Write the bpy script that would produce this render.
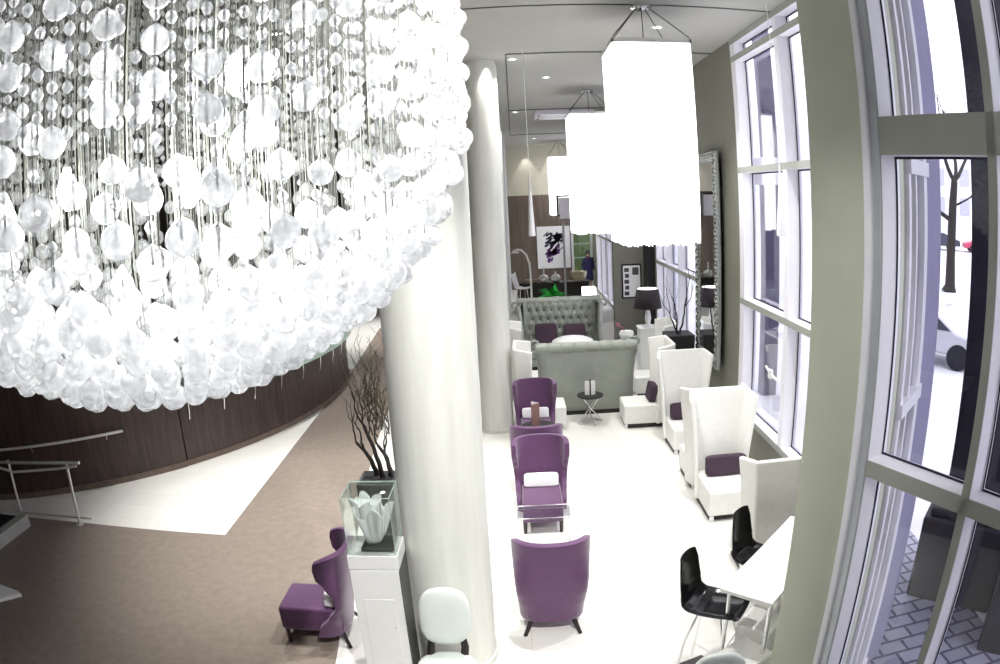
import bpy, bmesh, math, random
from mathutils import Vector, Matrix
from math import pi, sin, cos, radians as R_

for o in list(bpy.data.objects):
    bpy.data.objects.remove(o)
SC = bpy.context.scene
COL = SC.collection
rnd = random.Random(7)

# ------------------------------------------------------------------ camera (a 15 mm class fisheye on a mezzanine, 4 m up)
EYE = Vector((0, 0, 4.0))
YAW, PITCH, ROLL = R_(-1.7), R_(-11.1), R_(-2.92)
F_PX = 680.0
fwd = Vector((sin(YAW) * cos(PITCH), cos(YAW) * cos(PITCH), sin(PITCH)))
rt0 = Vector((cos(YAW), -sin(YAW), 0)); up0 = rt0.cross(fwd)
rt = rt0 * cos(ROLL) + up0 * sin(ROLL); up = -rt0 * sin(ROLL) + up0 * cos(ROLL)
cam_d = bpy.data.cameras.new('camera')
cam = bpy.data.objects.new('camera', cam_d); COL.objects.link(cam)
cam.matrix_world = Matrix(((rt.x, up.x, -fwd.x, EYE.x), (rt.y, up.y, -fwd.y, EYE.y), (rt.z, up.z, -fwd.z, EYE.z), (0, 0, 0, 1)))
cam_d.type = 'PANO'
cam_d.panorama_type = 'FISHEYE_EQUISOLID'
cam_d.fisheye_lens = F_PX * 36.0 / 1000.0
cam_d.fisheye_fov = pi
cam_d.sensor_width = 36.0
cam_d.sensor_height = 36.0 * 0.664
cam_d.sensor_fit = 'HORIZONTAL'
cam_d.clip_start = 0.05; cam_d.clip_end = 400
SC.camera = cam

# ------------------------------------------------------------------ world, exposure
SC.view_settings.view_transform = 'Standard'
SC.view_settings.look = 'None'
SC.view_settings.gamma = 1.0
SC.view_settings.use_curve_mapping = False
SC.view_settings.exposure = 0.9
W = bpy.data.worlds.new('overcast_sky'); SC.world = W; W.use_nodes = True
bg = W.node_tree.nodes['Background']
bg.inputs[0].default_value = (0.93, 0.93, 1.0, 1); bg.inputs[1].default_value = 1.3

def lamp(name, kind, loc, energy, color=(1, 1, 1), size=0.1, aim=None, spot=None, blend=0.4):
    d = bpy.data.lights.new(name, kind); d.energy = energy; d.color = color
    if kind == 'AREA':
        d.size = size
    else:
        d.shadow_soft_size = size
    if spot:
        d.spot_size = spot; d.spot_blend = blend
    o = bpy.data.objects.new(name, d); COL.objects.link(o); o.location = loc
    if aim is not None:
        o.rotation_euler = (Vector(aim) - Vector(loc)).to_track_quat('-Z', 'Y').to_euler()
    return o

CEIL = 6.4
WX = 3.4       # the long window wall

# ------------------------------------------------------------------ materials
def mat(name, c, rough=0.5, metal=0.0, var=0.06, scale=6.0, spec=0.5, bump=0.0, emit=None, estr=0.0, trans=0.0, ior=1.45, alpha=1.0, sheen=0.0, coat=0.0, stretch=None):
    m = bpy.data.materials.new(name); m.use_nodes = True
    nt = m.node_tree; b = nt.nodes['Principled BSDF']
    b.inputs['Roughness'].default_value = rough; b.inputs['Metallic'].default_value = metal
    b.inputs['Specular IOR Level'].default_value = spec
    b.inputs['Transmission Weight'].default_value = trans; b.inputs['IOR'].default_value = ior
    b.inputs['Alpha'].default_value = alpha
    b.inputs['Sheen Weight'].default_value = sheen; b.inputs['Coat Weight'].default_value = coat
    c4 = (c[0], c[1], c[2], 1)
    b.inputs['Base Color'].default_value = c4
    if var > 0 or bump > 0:
        tc = nt.nodes.new('ShaderNodeTexCoord'); nz = nt.nodes.new('ShaderNodeTexNoise')
        nz.inputs['Scale'].default_value = scale; nz.inputs['Detail'].default_value = 4
        src = tc.outputs['Object']
        if stretch:
            mp = nt.nodes.new('ShaderNodeMapping'); mp.inputs['Scale'].default_value = stretch
            nt.links.new(src, mp.inputs[0]); src = mp.outputs[0]
        nt.links.new(src, nz.inputs['Vector'])
        if var > 0:
            rp = nt.nodes.new('ShaderNodeValToRGB')
            rp.color_ramp.elements[0].position = 0.3; rp.color_ramp.elements[1].position = 0.7
            rp.color_ramp.elements[0].color = tuple(x * (1 - var) for x in c) + (1,)
            rp.color_ramp.elements[1].color = tuple(min(1, x * (1 + var)) for x in c) + (1,)
            nt.links.new(nz.outputs['Fac'], rp.inputs[0]); nt.links.new(rp.outputs[0], b.inputs['Base Color'])
        if bump > 0:
            bp = nt.nodes.new('ShaderNodeBump'); bp.inputs['Strength'].default_value = bump; bp.inputs['Distance'].default_value = 0.02
            nt.links.new(nz.outputs['Fac'], bp.inputs['Height']); nt.links.new(bp.outputs[0], b.inputs['Normal'])
    if emit:
        b.inputs['Emission Color'].default_value = (*emit, 1); b.inputs['Emission Strength'].default_value = estr
    return m

def tile_mat(name, c, grout, sx, sy, rough, gap=0.006, var=0.05):
    m = bpy.data.materials.new(name); m.use_nodes = True; nt = m.node_tree; b = nt.nodes['Principled BSDF']
    b.inputs['Roughness'].default_value = rough
    tc = nt.nodes.new('ShaderNodeTexCoord'); br = nt.nodes.new('ShaderNodeTexBrick')
    br.inputs['Scale'].default_value = 1.0; br.inputs['Brick Width'].default_value = sx; br.inputs['Row Height'].default_value = sy
    br.inputs['Mortar Size'].default_value = gap; br.offset = 0.5
    br.inputs['Color1'].default_value = (*c, 1); br.inputs['Color2'].default_value = tuple(x * (1 - var) for x in c) + (1,)
    br.inputs['Mortar'].default_value = (*grout, 1)
    nt.links.new(tc.outputs['Object'], br.inputs['Vector']); nt.links.new(br.outputs['Color'], b.inputs['Base Color'])
    return m

M = {}
M['stone'] = tile_mat('pale_stone_tile', (0.86, 0.85, 0.81), (0.76, 0.74, 0.69), 0.9, 0.45, 0.35)
M['carpet'] = mat('brown_grey_carpet', (0.24, 0.20, 0.17), 0.95, var=0.09, scale=9, bump=0.2, spec=0.1, sheen=0.1)
M['ceiling'] = mat('ceiling_paint', (0.46, 0.46, 0.43), 0.8, var=0.02)
M['joint'] = mat('ceiling_joint', (0.12, 0.12, 0.11), 0.8, var=0.0)
M['olive'] = mat('olive_grey_paint', (0.215, 0.212, 0.172), 0.75, var=0.03, scale=2)
M['pier'] = mat('sage_grey_plaster', (0.50, 0.525, 0.43), 0.7, var=0.04, scale=3)
M['wood'] = mat('dark_walnut_veneer', (0.062, 0.040, 0.034), 0.42, var=0.35, scale=3, stretch=(6, 6, 0.5))
M['darkwall'] = mat('dark_brown_panelling', (0.055, 0.043, 0.036), 0.6, var=0.3, scale=2.5, stretch=(5, 5, 0.3))
M['brownwall'] = mat('brown_wall_panelling', (0.15, 0.115, 0.09), 0.6, var=0.25, scale=2.5, stretch=(4, 4, 0.3))
M['cream'] = mat('cream_wall_paint', (0.62, 0.60, 0.50), 0.8, var=0.03)
M['white'] = mat('white_lacquer', (0.85, 0.85, 0.84), 0.35, var=0.02)
M['whitetop'] = mat('white_table_laminate', (0.88, 0.88, 0.88), 0.25, var=0.01)
M['column'] = mat('pale_limewash', (0.76, 0.77, 0.72), 0.6, var=0.07, scale=3, bump=0.15, stretch=(3, 3, 0.4))
M['frame'] = mat('white_window_metal', (0.84, 0.83, 0.88), 0.4, var=0.02)
M['frameolive'] = mat('grey_green_window_metal', (0.36, 0.37, 0.33), 0.45, var=0.02)
M['jamb'] = mat('grey_blue_jamb_metal', (0.55, 0.58, 0.62), 0.3, metal=0.3, var=0.03)
M['gasket'] = mat('dark_gasket', (0.02, 0.018, 0.04), 0.6, var=0)
M['glass'] = mat('window_glass', (1, 1, 1), 0.0, var=0, trans=1.0, ior=1.02, spec=0.3)
M['clear'] = mat('clear_acrylic', (0.97, 0.98, 0.98), 0.02, var=0, trans=1.0, ior=1.2)
M['caseglass'] = mat('display_case_glass', (0.93, 0.97, 0.95), 0.0, var=0, trans=1.0, ior=1.12)
M['artglass'] = mat('blown_art_glass', (0.95, 0.96, 0.97), 0.15, var=0.05, trans=0.0, ior=1.4, bump=0.2, coat=0.5)
M['greenglass'] = mat('greenish_glass', (0.72, 0.88, 0.80), 0.05, var=0.03, trans=0.35, ior=1.3)
M['purple'] = mat('purple_upholstery', (0.10, 0.034, 0.108), 0.55, var=0.10, scale=30, sheen=0.35, bump=0.05)
M['darkleg'] = mat('dark_stained_wood', (0.02, 0.016, 0.015), 0.4, var=0.15)
M['leather'] = mat('white_leather', (0.88, 0.88, 0.84), 0.42, var=0.03, scale=12, bump=0.04)
M['plinth'] = mat('dark_plinth', (0.02, 0.018, 0.016), 0.5, var=0.1)
M['pillowplum'] = mat('dark_plum_fabric', (0.055, 0.03, 0.05), 0.8, var=0.1, scale=30)
M['pillowwhite'] = mat('white_pillow_fabric', (0.86, 0.86, 0.88), 0.8, var=0.03, scale=30)
M['sofa'] = mat('grey_green_leather', (0.32, 0.345, 0.30), 0.38, var=0.05, scale=8)
M['button'] = mat('dark_upholstery_button', (0.05, 0.055, 0.05), 0.4, var=0)
M['chrome'] = mat('chrome', (0.8, 0.8, 0.8), 0.15, metal=1.0, var=0.03)
M['silver'] = mat('silver_leaf', (0.42, 0.45, 0.43), 0.25, metal=0.9, var=0.2, scale=25)
M['mirror'] = mat('mirror_glass', (0.86, 0.88, 0.88), 0.02, metal=1.0, var=0.0)
M['black'] = mat('black_gloss', (0.004, 0.004, 0.006), 0.16, var=0.1, coat=0.15, spec=0.35)
M['blackmatt'] = mat('black_matt', (0.015, 0.014, 0.016), 0.6, var=0.15)
M['branch'] = mat('dark_willow_bark', (0.022, 0.017, 0.015), 0.75, var=0.25, scale=20)
M['twig'] = mat('olive_willow_twigs', (0.07, 0.062, 0.04), 0.75, var=0.25, scale=20)
M['leaf'] = mat('bright_green_leaf', (0.02, 0.42, 0.05), 0.5, var=0.25)
M['crystal'] = None
M['strand'] = mat('pale_metal_strand', (0.20, 0.205, 0.18), 0.4, var=0.1, scale=40)
M['fringe'] = mat('white_thread_fringe', (0.9, 0.9, 0.9), 0.8, var=0.03, emit=(1.0, 0.985, 1.0), estr=0.9)
M['shadewhite'] = mat('white_lamp_shade', (0.9, 0.9, 0.9), 0.8, var=0.02, emit=(1, 0.98, 0.97), estr=1.2)
M['spot'] = mat('downlight_lens', (1, 1, 1), 0.5, var=0, emit=(1, 1, 0.97), estr=6)
M['shade'] = mat('dark_lamp_shade', (0.03, 0.022, 0.026), 0.8, var=0.15, scale=30)
M['gold'] = mat('pale_gold_fabric', (0.55, 0.5, 0.33), 0.4, metal=0.3, var=0.1)
M['card'] = mat('white_card', (0.9, 0.9, 0.9), 0.6, var=0.01)
M['cardbrown'] = mat('brown_menu_card', (0.2, 0.11, 0.095), 0.6, var=0.08)
M['purplecloth'] = mat('navy_coat', (0.03, 0.025, 0.09), 0.8, var=0.2)
M['skin'] = mat('skin', (0.5, 0.33, 0.25), 0.6, var=0.05)
M['hair'] = mat('dark_hair', (0.03, 0.02, 0.02), 0.6, var=0.1)
M['snow'] = mat('pale_street', (0.72, 0.72, 0.76), 0.9, var=0.06, scale=0.6)
M['lilacstone'] = mat('lilac_grey_stone', (0.27, 0.26, 0.38), 0.7, var=0.06, scale=4)
M['darkstone'] = mat('dark_violet_stone', (0.10, 0.09, 0.16), 0.8, var=0.2, scale=3)
M['iron'] = mat('black_painted_iron', (0.012, 0.011, 0.022), 0.65, var=0.2)
M['paving'] = tile_mat('paving_setts', (0.34, 0.34, 0.44), (0.06, 0.055, 0.10), 0.30, 0.19, 0.6, gap=0.018, var=0.25)
M['facade'] = mat('pale_facade', (0.75, 0.75, 0.8), 0.9, var=0.03)
M['facadewin'] = mat('facade_window', (0.45, 0.45, 0.55), 0.3, var=0.1)
M['carsilver'] = mat('silver_car_paint', (0.55, 0.55, 0.6), 0.25, metal=0.4, var=0.03)
M['carred'] = mat('red_car_paint', (0.5, 0.06, 0.12), 0.3, var=0.05)
M['cardark'] = mat('dark_car_paint', (0.05, 0.05, 0.08), 0.3, var=0.05)
M['ac'] = mat('pale_lilac_plastic', (0.75, 0.72, 0.82), 0.4, var=0.02)
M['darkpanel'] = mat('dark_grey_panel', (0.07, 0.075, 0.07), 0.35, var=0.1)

def crystal_material():
    m = bpy.data.materials.new('cut_crystal'); m.use_nodes = True; nt = m.node_tree
    b = nt.nodes['Principled BSDF']; out = nt.nodes['Material Output']
    b.inputs['Base Color'].default_value = (0.93, 0.94, 0.95, 1); b.inputs['Roughness'].default_value = 0.35
    b.inputs['Subsurface Weight'].default_value = 0.0
    g = nt.nodes.new('ShaderNodeBsdfGlass'); g.inputs['IOR'].default_value = 1.5; g.inputs['Roughness'].default_value = 0.03
    t = nt.nodes.new('ShaderNodeBsdfTranslucent'); t.inputs[0].default_value = (0.95, 0.96, 0.97, 1)
    n1 = nt.nodes.new('ShaderNodeMixShader'); n1.inputs[0].default_value = 0.55
    nt.links.new(b.outputs[0], n1.inputs[1]); nt.links.new(t.outputs[0], n1.inputs[2])
    n2 = nt.nodes.new('ShaderNodeMixShader')
    tc = nt.nodes.new('ShaderNodeTexCoord'); nz = nt.nodes.new('ShaderNodeTexNoise'); nz.inputs['Scale'].default_value = 22
    nt.links.new(tc.outputs['Object'], nz.inputs['Vector'])
    mr = nt.nodes.new('ShaderNodeMapRange'); mr.inputs[1].default_value = 0.35; mr.inputs[2].default_value = 0.65; mr.inputs[3].default_value = 0.1; mr.inputs[4].default_value = 0.75
    nt.links.new(nz.outputs['Fac'], mr.inputs[0]); nt.links.new(mr.outputs[0], n2.inputs[0])
    nt.links.new(n1.outputs[0], n2.inputs[1]); nt.links.new(g.outputs[0], n2.inputs[2])
    nt.links.new(n2.outputs[0], out.inputs[0])
    return m
M['crystal'] = crystal_material()

# ------------------------------------------------------------------ mesh building
class MB:
    def __init__(s):
        s.bm = bmesh.new(); s.mi = 0
    def _f(s, vs):
        try:
            f = s.bm.faces.new(vs); f.material_index = s.mi; return f
        except ValueError:
            return None
    def box(s, c, d, rot=None, taper=1.0):
        hx, hy, hz = d[0] / 2, d[1] / 2, d[2] / 2
        vs = []
        for z in (-1, 1):
            k = 1.0 if z < 0 else taper
            for x, y in ((-1, -1), (1, -1), (1, 1), (-1, 1)):
                v = Vector((x * hx * k, y * hy * k, z * hz))
                if rot is not None:
                    v = rot @ v
                vs.append(s.bm.verts.new(v + Vector(c)))
        for q in ((3, 2, 1, 0), (4, 5, 6, 7), (0, 1, 5, 4), (1, 2, 6, 5), (2, 3, 7, 6), (3, 0, 4, 7)):
            s._f([vs[i] for i in q])
        return s
    def bb(s, x0, x1, y0, y1, z0, z1):
        return s.box(((x0 + x1) / 2, (y0 + y1) / 2, (z0 + z1) / 2), (abs(x1 - x0), abs(y1 - y0), abs(z1 - z0)))
    def tube(s, pts, rad, seg=8, cap=True):
        pts = [Vector(p) for p in pts]; n = len(pts)
        if not hasattr(rad, '__len__'):
            rad = [rad] * n
        rings = []; ref = None
        for i, p in enumerate(pts):
            t = (pts[min(i + 1, n - 1)] - pts[max(i - 1, 0)])
            if t.length < 1e-9: t = Vector((0, 0, 1))
            t.normalize()
            if ref is None:
                ref = Vector((1, 0, 0)) if abs(t.x) < 0.8 else Vector((0, 1, 0))
            a = t.cross(ref)
            if a.length < 1e-4:
                a = t.cross(Vector((0, 1, 0)))
            a.normalize(); b = t.cross(a); ref = b.cross(t) * 1.0 if False else ref
            rings.append([s.bm.verts.new(p + (a * cos(2 * pi * k / seg) + b * sin(2 * pi * k / seg)) * rad[i]) for k in range(seg)])
        for i in range(n - 1):
            for k in range(seg):
                s._f([rings[i][k], rings[i][(k + 1) % seg], rings[i + 1][(k + 1) % seg], rings[i + 1][k]])
        if cap:
            s._f(rings[0][::-1]); s._f(rings[-1])
        return s
    def lathe(s, prof, c=(0, 0, 0), seg=24, sx=1, sy=1, rot=None, cap=True):
        rings = []
        for r, z in prof:
            ring = []
            for k in range(seg):
                v = Vector((r * cos(2 * pi * k / seg) * sx, r * sin(2 * pi * k / seg) * sy, z))
                if rot is not None: v = rot @ v
                ring.append(s.bm.verts.new(v + Vector(c)))
            rings.append(ring)
        for i in range(len(rings) - 1):
            for k in range(seg):
                s._f([rings[i][k], rings[i][(k + 1) % seg], rings[i + 1][(k + 1) % seg], rings[i + 1][k]])
        if cap:
            s._f(rings[0][::-1]); s._f(rings[-1])
        return s
    def ell(s, c, r, nu=14, nv=8, rot=None, p=1.0):
        prof = []
        for j in range(nv + 1):
            t = -pi / 2 + pi * j / nv
            cx = max(cos(t), 0.02); sz = sin(t)
            prof.append((abs(cx) ** p, (abs(sz) ** p) * (1 if sz >= 0 else -1)))
        rings = []
        for a, z in prof:
            ring = []
            for k in range(nu):
                u = 2 * pi * k / nu
                cu, su = cos(u), sin(u)
                x = (abs(cu) ** p) * (1 if cu >= 0 else -1) * a * r[0]; y = (abs(su) ** p) * (1 if su >= 0 else -1) * a * r[1]
                v = Vector((x, y, z * r[2]))
                if rot is not None: v = rot @ v
                ring.append(s.bm.verts.new(v + Vector(c)))
            rings.append(ring)
        for i in range(nv):
            for k in range(nu):
                s._f([rings[i][k], rings[i][(k + 1) % nu], rings[i + 1][(k + 1) % nu], rings[i + 1][k]])
        s._f(rings[0][::-1]); s._f(rings[-1])
        return s
    def grid(s, fn, nu, nv, closed_u=False):
        g = [[s.bm.verts.new(fn(i / nu, j / nv)) for i in range(nu + (0 if closed_u else 1))] for j in range(nv + 1)]
        w = len(g[0])
        for j in range(nv):
            for i in range(nu):
                s._f([g[j][i], g[j][(i + 1) % w], g[j + 1][(i + 1) % w], g[j + 1][i]])
        return s
    def prism(s, poly, z0, z1, axis='z', at=0):
        def P(p, z):
            if axis == 'z': return (p[0], p[1], z)
            if axis == 'y': return (p[0], z, p[1])
            return (z, p[0], p[1])
        a = [s.bm.verts.new(P(p, z0)) for p in poly]; b = [s.bm.verts.new(P(p, z1)) for p in poly]
        n = len(poly)
        s._f(a[::-1]); s._f(b)
        for i in range(n):
            s._f([a[i], a[(i + 1) % n], b[(i + 1) % n], b[i]])
        return s
    def build(s, name, m, parent=None, loc=(0, 0, 0), rz=0, smooth=35, bevel=0, seg=2, subsurf=0, solid=0, recalc=True):
        if recalc:
            bmesh.ops.recalc_face_normals(s.bm, faces=s.bm.faces[:])
        me = bpy.data.meshes.new(name); s.bm.to_mesh(me); s.bm.free()
        for mm in (m if isinstance(m, (list, tuple)) else [m]):
            me.materials.append(mm)
        o = bpy.data.objects.new(name, me); COL.objects.link(o)
        o.location = loc; o.rotation_euler = (0, 0, rz)
        if parent is not None: o.parent = parent
        if smooth:
            me.shade_smooth()
            me.set_sharp_from_angle(angle=R_(smooth))
        if solid:
            md = o.modifiers.new('solid', 'SOLIDIFY'); md.thickness = solid; md.offset = 0
        if bevel:
            md = o.modifiers.new('bevel', 'BEVEL'); md.width = bevel; md.segments = seg; md.limit_method = 'ANGLE'; md.angle_limit = R_(40)
            md.harden_normals = False
        if subsurf:
            md = o.modifiers.new('sub', 'SUBSURF'); md.levels = subsurf; md.render_levels = subsurf
        return o

def tag(o, label, cat, group=None, kind=None):
    if label: o['label'] = label
    if cat: o['category'] = cat
    if group: o['group'] = group
    if kind: o['kind'] = kind
    return o
def thing(name, label, cat, loc=(0, 0, 0), rz=0, group=None):
    o = bpy.data.objects.new(name, None); COL.objects.link(o)
    o.location = loc; o.rotation_euler = (0, 0, rz); o.empty_display_size = 0.1
    return tag(o, label, cat, group)
def struct(o, label=None):
    o['kind'] = 'structure'
    if label: o['label'] = label
    o['category'] = 'room'
    return o
def part(o, label=None, kind=None):
    if label: o['label'] = label
    if kind: o['kind'] = kind
    return o
def dup(root, loc, rz, label, group=None):
    r = root.copy(); COL.objects.link(r); r.location = loc; r.rotation_euler = (0, 0, rz)
    r['label'] = label
    if group: r['group'] = group
    for ch in list(root.children):
        c = ch.copy(); COL.objects.link(c); c.parent = r
        for g in list(ch.children):
            d = g.copy(); COL.objects.link(d); d.parent = c
    return r
def rotz(a): return Matrix.Rotation(a, 3, 'Z')

def thin_glass(name, tint, gloss=0.06, rough=0.0):
    m = bpy.data.materials.new(name); m.use_nodes = True; nt = m.node_tree
    nt.nodes.remove(nt.nodes['Principled BSDF']); out = nt.nodes['Material Output']
    t = nt.nodes.new('ShaderNodeBsdfTransparent'); t.inputs[0].default_value = (*tint, 1)
    g = nt.nodes.new('ShaderNodeBsdfGlossy'); g.inputs['Roughness'].default_value = rough; g.inputs[0].default_value = (1, 1, 1, 1)
    lw = nt.nodes.new('ShaderNodeLayerWeight'); lw.inputs[0].default_value = 0.25
    mr = nt.nodes.new('ShaderNodeMapRange'); mr.inputs[3].default_value = gloss; mr.inputs[4].default_value = 0.4
    nt.links.new(lw.outputs['Fresnel'], mr.inputs[0])
    x = nt.nodes.new('ShaderNodeMixShader'); nt.links.new(mr.outputs[0], x.inputs[0])
    nt.links.new(t.outputs[0], x.inputs[1]); nt.links.new(g.outputs[0], x.inputs[2]); nt.links.new(x.outputs[0], out.inputs[0])
    return m
M['glass'] = thin_glass('window_glass', (0.97, 0.97, 1.0), 0.02)
M['clear'] = thin_glass('clear_acrylic', (0.93, 0.94, 0.95), 0.10)
M['caseglass'] = thin_glass('display_case_glass', (0.95, 0.975, 0.965), 0.05)
M['doorglass'] = thin_glass('green_door_glass', (0.55, 0.66, 0.5), 0.05)

# ================================================================== SETTING
P1 = Vector((2.078, 3.418, 0)); TD = Vector((0.402, -0.9156, 0)); ND = Vector((0.9156, 0.402, 0))
W1R = Matrix(((TD.x, ND.x, 0), (TD.y, ND.y, 0), (0, 0, 1)))
def w1(t, n, z=0): return P1 + TD * t + ND * n + Vector((0, 0, z))
def w1box(mb, t0, t1, n0, n1, z0, z1):
    mb.box(w1((t0 + t1) / 2, (n0 + n1) / 2, (z0 + z1) / 2), (abs(t1 - t0), abs(n1 - n0), abs(z1 - z0)), rot=W1R)
TEND = 7.0
end = w1(TEND, 0)
inner = [(-14, -3), (end.x, -3), (P1.x + 0.05, P1.y), (1.95, 4.0), (3.42, 5.0), (3.42, 30.1), (-14, 30.1)]
struct(MB().prism(inner, -0.1, 0).build('floor', M['stone'], smooth=0))
carpet_poly = [(-14, -3), (-0.9, -3), (-1.85, 5.1), (-2.12, 7.2), (-2.39, 9.19), (-2.56, 10.8), (-3.3, 22), (-4.66, 22), (-4.2, 15.6), (-4.02, 9.5), (-3.97, 7.34), (-6.45, 7.34), (-14, 7.0)]
struct(MB().prism(carpet_poly, 0.0, 0.006).build('floor_carpet', M['carpet'], smooth=0), 'dark brown carpet')
struct(MB().prism([(-14, -3.2), (end.x + .4, -3.2), (3.65, 3.4), (3.65, 30.2), (-14, 30.2)], CEIL, CEIL + 0.15).build('ceiling', M['ceiling'], smooth=0))
struct(MB().bb(-14, -2.6, 4.2, 30, CEIL - .004, CEIL + .02).build('ceiling_left', M['darkwall'], smooth=0), 'ceiling field over the reception with the vignette painted in dark')  # overlay added to darken the backdrop behind the chandelier, vignette as colour
def trim(n, *b): struct(MB().bb(*b).build('trim_%d' % n, M['joint'], smooth=0))
trim(1, 0.0, 3.4, 10.86, 10.92, CEIL - .012, CEIL); trim(2, 0.0, 3.4, 17.95, 18.05, CEIL - .012, CEIL)
trim(3, 0.0, 3.4, 24.9, 25.05, CEIL - .012, CEIL); trim(4, -0.6, 3.4, 8.06, 8.085, CEIL - .012, CEIL); trim(5, -0.02, 0.005, 10.9, 25, CEIL - .01, CEIL)

# right window wall with three openings, the window-1 wall, back walls
def wallseg(n, y0, y1, z0, z1, m='olive', x0=WX, x1=WX + 0.22): return struct(MB().bb(x0, x1, y0, y1, z0, z1).build(n, M[m], smooth=0))
wallseg('wall_right', 9.86, 12.45, 0, CEIL)
wallseg('wall_right_end', 5.0, 5.6, 0, CEIL)
wallseg('wall_right_sill', 5.6, 9.86, 0, 0.68)
wallseg('wall_right_low', 12.45, 16.2, 0, 0.3)
wallseg('wall_right_far', 16.2, 23.6, 0, CEIL)
wallseg('wall_right_back', 28.6, 30.2, 0, CEIL)
struct(MB().bb(2.45, 3.4, 17.0, 17.2, 0, CEIL).build('wall_return', M['olive'], smooth=0))
struct(MB().bb(3.22, 3.4, 16.4, 17.0, 0, CEIL).build('trim_6', M['blackmatt'], smooth=0), 'black corner post')
struct(MB().bb(-0.9, 2.45, 30, 30.2, 0, 4.16).build('wall_back', M['brownwall'], smooth=0))
struct(MB().bb(-0.9, 3.6, 30, 30.2, 4.16, CEIL).bb(2.45, 3.6, 30, 30.2, 2.9, 4.16).build('wall_back_upper', M['cream'], smooth=0))
struct(MB().bb(-14.2, -0.9, 30, 30.2, 0, CEIL).build('wall_back_left', M['darkwall'], smooth=0))
struct(MB().bb(-14.2, -14, -3, 30.2, 0, CEIL).build('wall_left', M['darkwall'], smooth=0))
struct(MB().bb(-14.2, end.x + .3, -3.2, -3, 0, CEIL).build('wall_near', M['darkwall'], smooth=0))

# pier between the window walls
A = Vector((1.851, 3.934, 0)); B = Vector((2.034, 3.517, 0))
def arcpoly():
    pts = []
    for k in range(13):
        t = k / 12; q = A.lerp(B, t) - ND * (0.03 * (1 - (2 * t - 1) ** 2))
        pts.append((q.x, q.y))
    e = [B + ND * 0.42, A + ND * 0.42]
    return pts + [(v.x, v.y) for v in e]
struct(MB().prism(arcpoly(), 0, CEIL).build('wall_pier', M['pier'], smooth=40), 'sage grey wall pier')
q0 = A + ND * 0.3
struct(MB().prism([(q0.x, q0.y), (3.42, 5.0), (3.6, 5.0), (B.x + ND.x * .42, B.y + ND.y * .42)], 0, CEIL).build('wall_pier_return', M['olive'], smooth=0))
# grey metal jamb beside the pier: two steps
mb = MB(); w1box(mb, -0.115, -0.06, -0.035, 0.2, 0, CEIL)
struct(mb.build('trim_7', M['frame'], bevel=0.012), 'pale metal jamb edge')
mb = MB(); w1box(mb, -0.062, 0.0, -0.01, 0.2, 0, CEIL)
struct(mb.build('trim_8', M['jamb'], bevel=0.006), 'grey blue metal jamb')

def rails(fn, spans, zs, dep, front, side, name, zbot, ztop, vert_first=True):
    pass
# window 1 : frames run t = 0 .. TEND in bays
BAY = 0.787
win = thing('window_1', None, None); struct(win)
def w1part(name, m, boxes, bevel=0):
    mb = MB()
    for b in boxes: w1box(mb, *b)
    o = mb.build(name, M[m], win, smooth=0, bevel=bevel); return o
nb = int(TEND / BAY)
for k in range(nb + 1):
    t = k * BAY
    w1part('mullion_cap', 'frameolive', [(t - 0.055 if k else -0.001, t if k else 0.004, -0.004, 0.004, 0, CEIL)])
    w1part('mullion', 'frame', [(t - 0.055 if k else -0.001, t if k else 0.004, 0.004, 0.2, 0, CEIL)])
for z0, z1 in ((2.335, 2.44), (4.24, 4.46), (0.0, 0.1)):
    w1part('transom_face', 'frameolive', [(0, TEND, -0.004, 0.004, z0, z1)])
    w1part('transom', 'frame', [(0, TEND, 0.004, 0.2, z0, z1)])
g = []
for k in range(nb):
    t0, t1 = k * BAY + 0.004, (k + 1) * BAY - 0.055
    for z0, z1 in ((0.1, 2.335), (2.44, 4.24), (4.46, CEIL)):
        g += [(t0, t0 + .01, .155, .162, z0, z1), (t1 - .01, t1, .155, .162, z0, z1), (t0, t1, .155, .162, z0, z0 + .014), (t0, t1, .155, .162, z1 - .014, z1)]
w1part('gasket', 'gasket', g)
w1part('pane', 'glass', [(k * BAY + 0.004, (k + 1) * BAY - 0.055, .17, .176, z0, z1) for k in range(nb) for z0, z1 in ((0.1, 2.335), (2.44, 4.24), (4.46, CEIL))])

def long_window(name, y0, y1, muls, zs, z_bot, wid=0.2, mw=0.14, zw=0.09):
    """window in the wall x = WX; y0 > y1, mullions at muls, transoms at zs"""
    w = thing(name, None, None); struct(w)
    ys = [y0] + muls + [y1]
    def pt(n, m, boxes, bev=0):
        mb = MB()
        for b in boxes: mb.bb(*b)
        return mb.build(n, M[m], w, smooth=0, bevel=bev)
    edges = []
    for i, y in enumerate(ys):
        a, b = (y - wid, y) if i == 0 else ((y, y + wid) if i == len(ys) - 1 else (y - mw / 2, y + mw / 2))
        edges.append((a, b)); pt('mullion', 'frame', [(WX - .01, WX + .2, a, b, z_bot, CEIL)], .008)
    for z in [z_bot + zw] + zs + [CEIL]:
        pt('transom_face', 'frameolive', [(WX - .014, WX - .008, y1, y0, z - zw, z)])
        pt('transom', 'frame', [(WX - .008, WX + .19, y1, y0, z - zw, z)])
    g = []; pn = []
    zz = [z_bot + zw] + zs + [CEIL]
    for i in range(len(ys) - 1):
        ya, yb = edges[i + 1][1], edges[i][0]
        for j in range(len(zz) - 1):
            z0, z1 = zz[j], zz[j + 1] - zw
            x0, x1 = WX + .15, WX + .16
            g += [(x0, x1, ya, ya + .02, z0, z1), (x0, x1, yb - .02, yb, z0, z1), (x0, x1, ya, yb, z0, z0 + .02), (x0, x1, ya, yb, z1 - .02, z1)]
            pn.append((WX + .165, WX + .171, ya, yb, z0, z1))
    pt('gasket', 'gasket', g); pt('pane', 'glass', pn)
    return w
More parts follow.
